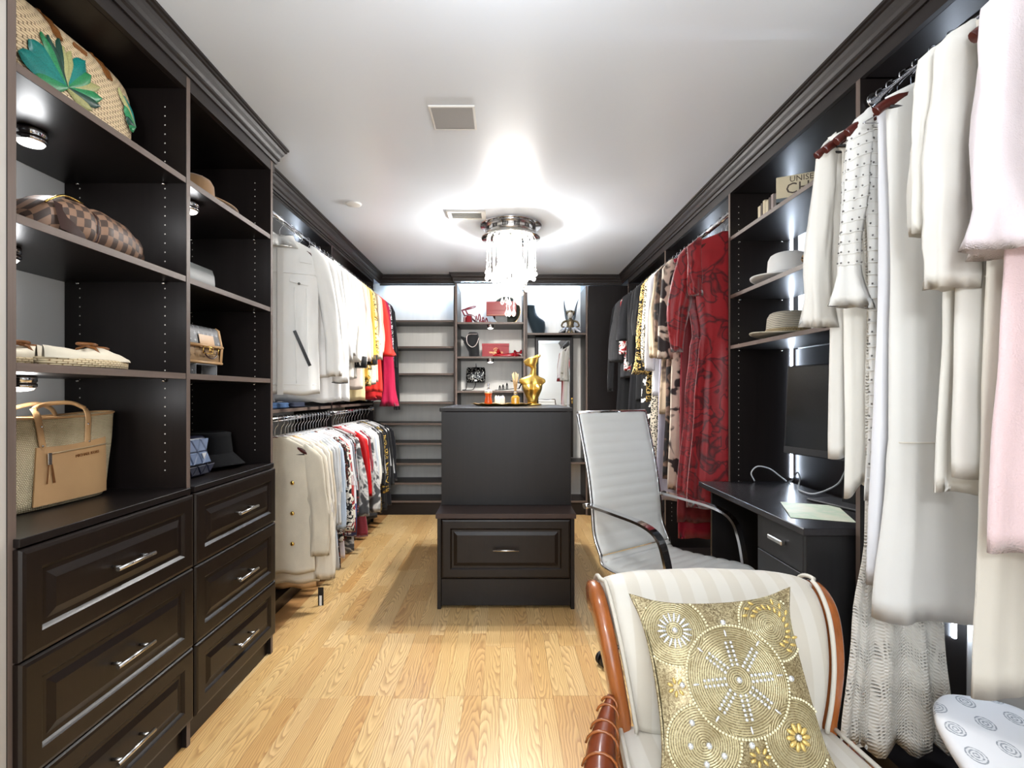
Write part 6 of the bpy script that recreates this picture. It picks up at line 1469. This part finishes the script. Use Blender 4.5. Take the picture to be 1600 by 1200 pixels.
LOW = [
 (2.875, 6, W_, 'tweed_jacket', 'cream tweed jacket with gold buttons, nearest on the lower left rod', 'jacket', TWEED, .76, P_JACKET, dict(L=.60, r0=.072, r1=.066, splay=.05, fwd=-.012), dict(buttons=(GOLDBTN, 3, .25, .75, .10, .012), neck=(.07, .026)), 0),
 (2.955, 5, W_, 'tweed_coat', 'long cream boucle coat with a frayed front edge behind the tweed jacket', 'coat', fab('cream_boucle', (216, 208, 192), .9, var=.08, bump=.7, bs=300), .84, P_JACKET, dict(L=.76, r0=.070, r1=.070, splay=.055), {}, .36),
 (3.01, 4, W_, 'peach_slip', 'peach beige slip dress hem showing under the cream coat', 'dress', fab('peach_slip', (206, 172, 132), .35, sheen=0), .89, P_SLIM, None, dict(trim=tag_card), 0),
 (3.05, 4, S_, 'cream_blouse', 'cream blouse in a short plastic cover next to the cream coat', 'blouse', CRM_, .80, P_SHIRT, dict(L=.62, splay=.035, r1=.055), {}, .32),
 (3.10, 3, W_, 'beige_shirt', 'beige silk shirt with its plastic cover ending at the elbow', 'shirt', fab('beige_silk', (206, 194, 174), .45), .74, P_SHIRT, dict(L=.52, splay=.03), {}, .38),
 (3.15, 3, S_, 'grey_blouse', 'silver grey blouse under clear plastic', 'blouse', GREYS, .62, P_SHIRT, dict(L=.50, splay=.03), {}, .36),
 (3.20, 3, W_, 'grey_dress', 'light grey flared dress reaching lowest among the pale clothes', 'dress', fab('pearl_grey', (186, 188, 190), .6), .86, [(0, .20, .018, .001), (.3, .195, .018, .002), (1, .255, .022, .006)], dict(L=.30, splay=.02), {}, .36),
 (3.25, 3, S_, 'grey_shirt', 'light grey shirt packed behind the flared grey dress', 'shirt', LGREY, .70, P_SHIRT, dict(L=.52, splay=.02), {}, .30),
 (3.30, 3, S_, 'blue_lace_top', 'pale blue lace top with a scalloped edge on the lower left rod', 'top', LBLUE, .76, P_LONG, dict(L=.56, splay=.035), {}, .28),
 (3.35, 3, W_, 'snakeskin_dress', 'dark brown snakeskin-print dress whose hem nearly touches the floor', 'dress', SNAKE, .89, P_LONG, dict(L=.30), {}, .30),
 (3.40, 2, S_, 'floral_blouse', 'black and white blouse with a red print on the lower left rod', 'blouse', FLOR, .74, P_SHIRT, dict(L=.60, splay=.05, mat=FLOR), {}, .28),
 (3.45, 2, S_, 'swirl_dress', 'cream dress with large dark red swirls', 'dress', SWIRL, .86, P_LONG, dict(L=.62, splay=.05), dict(mat2=(fab('white_hem', (222, 214, 218), .7), .86)), .26),
 (3.50, 2, W_, 'white_navy_shirt', 'white shirt with navy lower sleeves between the prints', 'shirt', fab('cool_white', (214, 214, 218), .7), .70, P_SHIRT, dict(L=.66, splay=.04, cuff=(NAVYC, .22)), {}, .30),
 (3.55, 2, S_, 'slate_blouse', 'slate grey striped blouse in clear plastic', 'blouse', SLATE, .70, P_SHIRT, dict(L=.50), {}, .34),
 (3.60, 2, S_, 'leopard_blouse', 'dark red and black spotted blouse beside the tie-dye shirt', 'blouse', printf('red_black_spots', 50, [(0, (20, 16, 16)), (.52, (130, 36, 30)), (.6, (22, 18, 18)), (.7, (200, 190, 180))]), .78, P_SHIRT, dict(L=.56, splay=.03), {}, .28),
 (3.66, 2, W_, 'tie_dye_shirt', 'grey and white tie-dye shirt at the divider of the lower left rod', 'shirt', TIE, .88, P_LONG, dict(L=.56, splay=.07, r0=.062, r1=.07), {}, 0),
 (3.71, 1, W_, 'dark_print_blouse', 'dark brown patterned blouse squeezed against the divider', 'blouse', SNAKE, .72, P_SHIRT, dict(L=.50), {}, .3),
 (3.86, 1, W_, 'red_satin_shirt', 'bright red satin shirt, first after the divider on the lower left rod', 'shirt', REDS, .66, P_SHIRT, dict(L=.46, splay=.05, r0=.07, r1=.06), {}, .34),
 (3.92, 1, S_, 'white_piped_shirt', 'white shirt with a sharp edge in plastic next to the red satin shirt', 'shirt', WHT, .66, P_SHIRT, dict(L=.46, splay=.03), {}, .36),
 (3.98, 1, W_, 'velvet_skirt_dress', 'dark red velvet dress with a flared hem', 'dress', DRED, .86, P_DRESS, dict(L=.30), {}, .30),
 (4.04, 1, S_, 'tie_dye_blouse', 'second grey tie-dye blouse with a wide sleeve beyond the red satin shirt', 'top', TIE, .72, P_SHIRT, dict(L=.62, splay=.06, r1=.07), {}, .26),
 (4.11, 1, S_, 'covered_shirt', 'light grey shirt in shiny plastic next to the second tie-dye blouse', 'shirt', LGREY, .64, P_SHIRT, dict(L=.45), {}, .38),
 (4.18, 1, S_, 'covered_shirt', 'pale blue-grey shirt in shiny plastic between the grey and cream shirts', 'shirt', fab('blue_grey', (186, 192, 200), .8), .64, P_SHIRT, dict(L=.45), {}, .38),
 (4.25, 1, S_, 'covered_shirt', 'cream shirt in shiny plastic just before the charcoal dress', 'shirt', CRM_, .64, P_SHIRT, dict(L=.45), {}, .38),
 (4.33, 0, W_, 'charcoal_dress', 'charcoal dress in short plastic cover left of the gold-scroll dress', 'dress', CHAR, .80, P_LONG, dict(L=.40, splay=.03), {}, .34),
 (4.42, 0, S_, 'covered_black_top', 'black top under plastic beside the charcoal dress', 'top', BLK, .70, P_SHIRT, dict(L=.48), {}, .36),
 (4.51, 0, W_, 'gold_scroll_dress', 'black dress with gold scroll print near the far end of the lower left rod', 'dress', BARO, .80, P_LONG, dict(L=.56, splay=.04), {}, 0),
 (4.60, 0, S_, 'black_blouse', 'plain black blouse beside the gold-scroll dress', 'blouse', BLK, .74, P_SHIRT, dict(L=.54, splay=.04), {}, .32),
 (4.70, 0, W_, 'black_wrap_dress', 'plain black dress in a plastic cover, second from the far end', 'dress', BLK, .82, P_LONG, dict(L=.52, splay=.05), {}, .40),
 (4.82, 0, W_, 'black_flared_dress', 'black flared dress, last on the lower left rod', 'dress', fab('soft_black', (22, 22, 26), .9), .80, P_DRESS, dict(L=.50, splay=.05), {}, 0),
]
for y, tr, k, nm, lab, cat, mt, L, pf, sl, ex, cv in LOW:
    garment(nm, lab, cat, (RXL, y, ZL), R(tr), mt, L, pf, sl, cover=cv, slope=.078, tight=.45, **ex)
    dup = 'group' in ex
    hang(k, (RXL, y, ZL), R(tr), ('thin metal hanger with a pale plastic-covered shirt' if dup else {'wooden': 'dark wooden hanger under the ', 'wire': 'silver wire hanger under the '}[k] + ' '.join(lab.split(',')[0].split(' ')[:9])), 'hangers on the lower left rod')

# ---------------------------------------------------------------- far right rods
RU = lambda y: (RXR, y, 2.245)
VELV = printf('burgundy_velvet', 14, [(0, (96, 8, 18)), (.42, (128, 14, 26)), (.56, (70, 8, 16)), (.62, (132, 18, 30))], interp='LINEAR', rough=.42, sheen=.5, dist=1.5)
REDV = printf('red_velvet', 9, [(0, (122, 10, 18)), (.44, (140, 16, 24)), (.52, (60, 5, 11)), (.58, (134, 14, 22)), (.7, (110, 10, 18))], interp='LINEAR', rough=.42, sheen=.5, dist=1.0)
BURG = fab('burgundy', (100, 22, 28), .6); TAUPR = printf('taupe_ink', 9, [(0, (40, 36, 36)), (.42, (52, 46, 46)), (.47, (196, 182, 166)), (.62, (206, 190, 172)), (.68, (60, 52, 50))], interp='LINEAR', dist=.6)
LEOP = printf('grey_leopard', 85, [(0, (30, 28, 26)), (.34, (60, 56, 50)), (.42, (196, 186, 166)), (1, (206, 198, 180))], 'voro'); GBAR = printf('gold_chain_black', 26, [(0, (16, 14, 12)), (.52, (16, 14, 12)), (.58, (214, 172, 90)), (.8, (226, 196, 120))], 'swirl', dist=1.0)
BWF = printf('black_white_leaf', 16, [(0, (18, 18, 18)), (.54, (18, 18, 18)), (.56, (226, 224, 218))], dist=.6); LILAC = fab('lilac_grey', (176, 172, 186), .7); REDF = printf('red_white_floral', 30, [(0, (150, 30, 34)), (.46, (226, 216, 210)), (.58, (30, 26, 26))], dist=.6)
def sequins(t, surf):
    mb = MB()
    for k in range(60):
        x = random.uniform(-.19, -.13); y, z = surf(x, .05 + .22 * random.random()); mb.ball((x, y - .001, z), .0028, 6, 4)
    mb.build('sequin_trim', NICKEL, t, kind='stuff')
def waist(t, surf):
    pts = [(x, surf(x, .355)[0] - .001, surf(x, .355)[1]) for x in [-.15 + .30 * k / 16 for k in range(17)]]; MB().tube(pts, .006, 6, flat=.6).build('waist_seam', VELV, t)
P_RED = [(0, .205, .022, .001), (.2, .19, .022, .002), (.34, .165, .018, .002), (.40, .18, .022, .008), (.6, .205, .026, .013), (1, .25, .030, .018)]
FAR = [
 (2.835, 0, W_, 'velvet_dress', 'dark red crushed velvet dress half hidden by the desk alcove panel', 'dress', REDV, 1.52, P_RED, dict(L=.30, splay=.0), {}),
 (2.95, -4, W_, 'velvet_dress', 'burgundy velvet dress with balloon sleeves and a gathered waist', 'dress', VELV, 1.50, P_RED, dict(L=.60, r0=.055, r1=.035, splay=.055, puff=.028, flat=.55, mat=REDV), dict(trim=waist, folds=6)),
 (3.075, 0, W_, 'burgundy_dress', 'plain burgundy maxi dress hanging lowest, left of the velvet dresses', 'dress', BURG, 1.66, P_LONG, None, dict(folds=6)),
 (3.16, 0, W_, 'red_underdress', 'crimson satin dress with the longest hem behind the burgundy maxi', 'dress', fab('crimson', (132, 22, 42), .4), 1.78, P_SLIM, None, {}),
 (3.26, 0, W_, 'ink_print_dress', 'cream, taupe and black ink-print dress', 'dress', TAUPR, 1.50, P_LONG, dict(L=.62, r0=.06, r1=.06, splay=.03), {}),
 (3.35, 0, W_, 'dark_floral_dress', 'black dress with dim brown flowers behind the ink-print dress', 'dress', printf('brown_floral_black', 12, [(0, (24, 22, 22)), (.5, (30, 26, 26)), (.6, (110, 86, 74))], interp='LINEAR', dist=.8), 1.45, P_LONG, dict(L=.50), {}),
 (3.43, 0, S_, 'beige_blotch_tunic', 'beige tunic with brown blotches beside the long white dress', 'tunic', printf('brown_blotch_beige', 8, [(0, (206, 184, 156)), (.56, (206, 184, 156)), (.66, (84, 66, 56))], interp='LINEAR'), 1.02, P_LONG, dict(L=.60, splay=.04, r1=.06), {}),
 (3.51, 0, S_, 'lilac_dress', 'lilac-lined white dress with a long straight hem', 'dress', LILAC, 1.62, P_LONG, None, dict(mat2=None)),
 (3.58, 0, S_, 'white_long_shirt', 'cool white long-sleeved shirt beside the small leopard dress', 'shirt', fab('cool_white', (214, 214, 218), .7), .90, P_SHIRT, dict(L=.68, splay=.04), {}),
 (3.66, 0, W_, 'leopard_dress', 'small grey leopard-print dress on the far right rod', 'dress', LEOP, 1.36, P_LONG, dict(L=.62, splay=.035), {}),
 (3.75, 0, W_, 'gold_chain_shirt', 'black shirt with gold chain print by the right rod divider', 'shirt', GBAR, .95, P_SHIRT, dict(L=.70, splay=.05, r1=.06, flare=.02), {}),
 (3.93, 0, W_, 'leaf_print_dress', 'black dress with large white leaves low on its skirt', 'dress', BLK, 1.35, P_LONG, dict(L=.40), dict(mat2=(BWF, .55))),
 (4.03, 0, W_, 'sequin_shoulder_top', 'black top with a glittering sequinned shoulder', 'top', BLK, .95, P_SHIRT, dict(L=.62, splay=.04), dict(trim=sequins)),
 (4.15, 0, W_, 'black_trouser_suit', 'long black suit hanging straight between the sequinned top and the black tunic', 'suit', fab('matt_black', (19, 19, 21), .95), 1.40, P_SLIM, dict(L=.58, splay=.03), {}),
 (4.28, 0, W_, 'black_tunic', 'loose black tunic with draped short sleeves', 'tunic', fab('faded_black', (26, 26, 29), .9), 1.05, P_LONG, dict(L=.40, r0=.07, r1=.085, splay=.05), {}),
 (4.44, 0, W_, 'floral_kimono', 'red and white flowered blouse among the black clothes', 'blouse', REDF, .70, P_SHIRT, dict(L=.50, splay=.02), {}),
 (4.58, 0, W_, 'black_drape_top', 'dark grey draped top with wide cuffs beyond the flowered blouse', 'top', CHAR, .75, P_SHIRT, dict(L=.56, r0=.065, r1=.075, splay=.06), {}),
 (4.76, 0, W_, 'black_long_sleeve_dress', 'black dress with long thin sleeves, last on the far right rod', 'dress', BLK, 1.20, P_LONG, dict(L=.82, r0=.052, r1=.036, splay=.07), {}),
]
for y, tr, k, nm, lab, cat, mt, L, pf, sl, ex in FAR:
    garment(nm, lab, cat, RU(y), R(tr), mt, L, pf, sl, wall=1, tight=.8, **ex)
    hang(k, RU(y), R(tr), {'wooden': 'dark wooden hanger inside the ', 'wire': 'thin metal hanger inside the '}[k] + ' '.join(lab.split(',')[0].split(' ')[:9]), 'hangers on the far right rods')
hang(P_, RU(2.89), R(-14), 'empty clear plastic hanger in front of the burgundy velvet', 'hangers on the far right rods')

# ---------------------------------------------------------------- near right rod: the white dresses
def studs(t, surf):
    mb = MB()
    for r in range(30):
        for k in range(13):
            x = -.15 + .30 * k / 12 + .006 * (r % 2); y, z = surf(x, .02 + .94 * r / 30); mb.ball((x, y - .0005, z), .0030, 6, 4)
    mb.build('stud', pbr('steel_stud', (120, 118, 116), .3, .9), t, kind='stuff')
    for r in range(30):
        pts = [(x, surf(x, .02 + .94 * r / 30)[0] + .0005, surf(x, .02 + .94 * r / 30)[1] - .008) for x in [-.155 + .31 * k / 14 for k in range(15)]]
        MB().tube(pts, .0024, 5).build('smocking_ridge', OFFW, t)
def sstuds(o, spec):
    pass
def seam(tts, mt):
    def f(t, surf):
        for tt in tts:
            pts = [(x, surf(x, tt)[0] + .0006, surf(x, tt)[1]) for x in [-.16 + .32 * k / 16 for k in range(17)]]; MB().tube(pts, .0022, 5).build('seam', mt, t)
    return f
def vneck(t, surf):
    for s in (-1, 1):
        pts = [(s * (.085 - .08 * k / 10), surf(s * (.085 - .08 * k / 10), .01 + .16 * k / 10)[0] - .001, surf(0, -.02 + .19 * k / 10)[1]) for k in range(11)]
        MB().tube(pts, .006, 6, flat=.5).build('neck_facing', OFFW, t)
    MB().tube([(0, surf(0, .165 + .05 * k)[0] - .001, surf(0, .165 + .05 * k)[1]) for k in range(4)], .009, 4, flat=.25, up=(1, 0, 0)).build('placket', OFFW, t)
IVS = fab('ivory_satin', (214, 214, 218), .32, sheen=0, bump=.02); IVO = fab('ivory_crepe', (208, 205, 198), .75); CRO = crochet('crochet', (216, 213, 205)); PINK = fab('pale_pink_fleece', (216, 192, 194), .95, sheen=.5, bump=.8, bs=260, var=.03); PALEL = fab('pale_lilac_pink', (212, 202, 206), .95, sheen=.4, bump=.6, bs=300); BGE = fab('warm_beige', (200, 184, 160), .85)
GAUZE = fab('gauze', (216, 213, 206), .8); CREP = fab('cream_crepe', (212, 209, 201), .75)
NEAR = [
 (1.70, 0, W_, 'cream_blouse_dress', 'cream sheer long-sleeved blouse dress, farthest on the near right rod', 'dress', GAUZE, 1.10, [(0, .175, .018, .001), (.3, .17, .018, .003), (1, .18, .020, .007)], dict(L=.62, r0=.05, r1=.050, splay=.045, fwd=-.01, flare=.012), dict(sh=.185, folds=6, mat2=None)),
 (1.655, 0, W_, 'cream_tail_blouse', 'cream blouse with an uneven tail behind the sheer blouse dress', 'blouse', fab('soft_ivory', (226, 223, 215), .7), 1.20, [(0, .16, .014, .001), (1, .13, .016, .006)], None, dict(lean=-.02, hemz=.03)),
 (1.60, 0, W_, 'crochet_dress', 'long cream crochet dress whose lacy hem hangs near the floor', 'dress', CRO, 1.99, [(0, .15, .012, .001), (.3, .11, .012, .002), (.66, .105, .014, .005), (.8, .14, .020, .011), (1, .175, .024, .016)], None, dict(folds=6, rows=40, hemz=.02, lean=-.035, sh=.15)),
 (1.55, 0, W_, 'studded_dress', 'white smocked dress with metal studs and ruffled cuffs', 'dress', OFFW, 1.22, [(0, .175, .018, .001), (.4, .15, .016, .001), (.7, .145, .016, .003), (1, .16, .018, .008)], dict(L=.58, r0=.055, r1=.042, splay=.045, fwd=-.014, flare=.034, studs=1), dict(trim=studs, sh=.18)),
 (1.49, 0, S_, 'satin_slip_dress', 'ivory satin sleeveless dress between the studded dress and the V-neck dress', 'dress', IVS, 1.44, [(0, .165, .016, .001), (.3, .165, .016, .004), (1, .20, .020, .010)], None, dict(sh=.17, lean=.0)),
 (1.43, 0, W_, 'white_vneck_dress', 'white dress with a V neckline and a drop waist seam', 'dress', OFFW, 1.52, [(0, .185, .020, .001), (.3, .175, .020, .003), (.65, .18, .020, .005), (.7, .185, .022, .006), (1, .225, .026, .010)], None, dict(trim=lambda t, s: (vneck(t, s), seam([.66], CRM_)(t, s)), sh=.19, lean=.01)),
 (1.235, 0, W_, 'cream_pocket_dress', 'cream dress with elbow sleeves and stitched square cuffs', 'dress', CREP, 1.13, P_LONG, dict(L=.46, r0=.068, r1=.072, splay=.03), dict(trim=seam([.30, .46], CRM_))),
 (1.185, 0, W_, 'ivory_coat', 'plain ivory coat dress left of the pale pink fleece dress', 'coat', IVO, 1.08, P_JACKET, dict(L=.60, r0=.075, r1=.075, splay=.03), dict(trim=seam([.55], CRM_))),
 (1.135, 0, W_, 'white_maxi_dress', 'warm white maxi dress hanging low behind the pink fleece dress', 'dress', fab('warm_ivory', (206, 200, 188), .75), 1.56, P_LONG, None, dict(folds=4)),
 (1.06, 0, W_, 'pink_fleece_dress', 'pale pink fleece dress with wide bell sleeves, nearest on the right', 'dress', PINK, 1.22, [(0, .21, .026, .001), (.4, .215, .026, .002), (1, .25, .03, .006)], dict(L=.55, r0=.08, r1=.100, splay=.02, flat=.5, mat=PALEL, flare=.02), {}),
 (.91, 0, W_, 'beige_wrap_dress', 'warm beige dress at the right edge of the picture', 'dress', BGE, 1.25, P_LONG, dict(L=.5, r0=.07, r1=.08, splay=.01), {}),
 (.80, 0, W_, 'white_robe', 'white robe on the near right rod seen in the back mirror', 'robe', OFFW, 1.45, P_LONG, dict(L=.5, r0=.07, r1=.08), {}),
 (.62, 0, W_, 'red_coat', 'dark red coat on the near right rod seen in the back mirror', 'coat', fab('dark_red', (122, 26, 28), .7), 1.1, P_JACKET, dict(L=.6, r0=.07, r1=.08), {}),
]
for y, tr, k, nm, lab, cat, mt, L, pf, sl, ex in NEAR:
    ex = {k_: v_ for k_, v_ in ex.items() if v_ is not None}
    garment(nm, lab, cat, RU(y), R(tr), mt, L, pf, sl, wall=1, tight=.8, **ex)
    hang('long_wooden' if k == W_ else k, RU(y), R(tr), {'wooden': 'dark wooden hanger inside the ', 'wire': 'thin metal hanger inside the '}[k] + ' '.join(lab.split(',')[0].split(' ')[:9]), 'hangers on the near right rod')
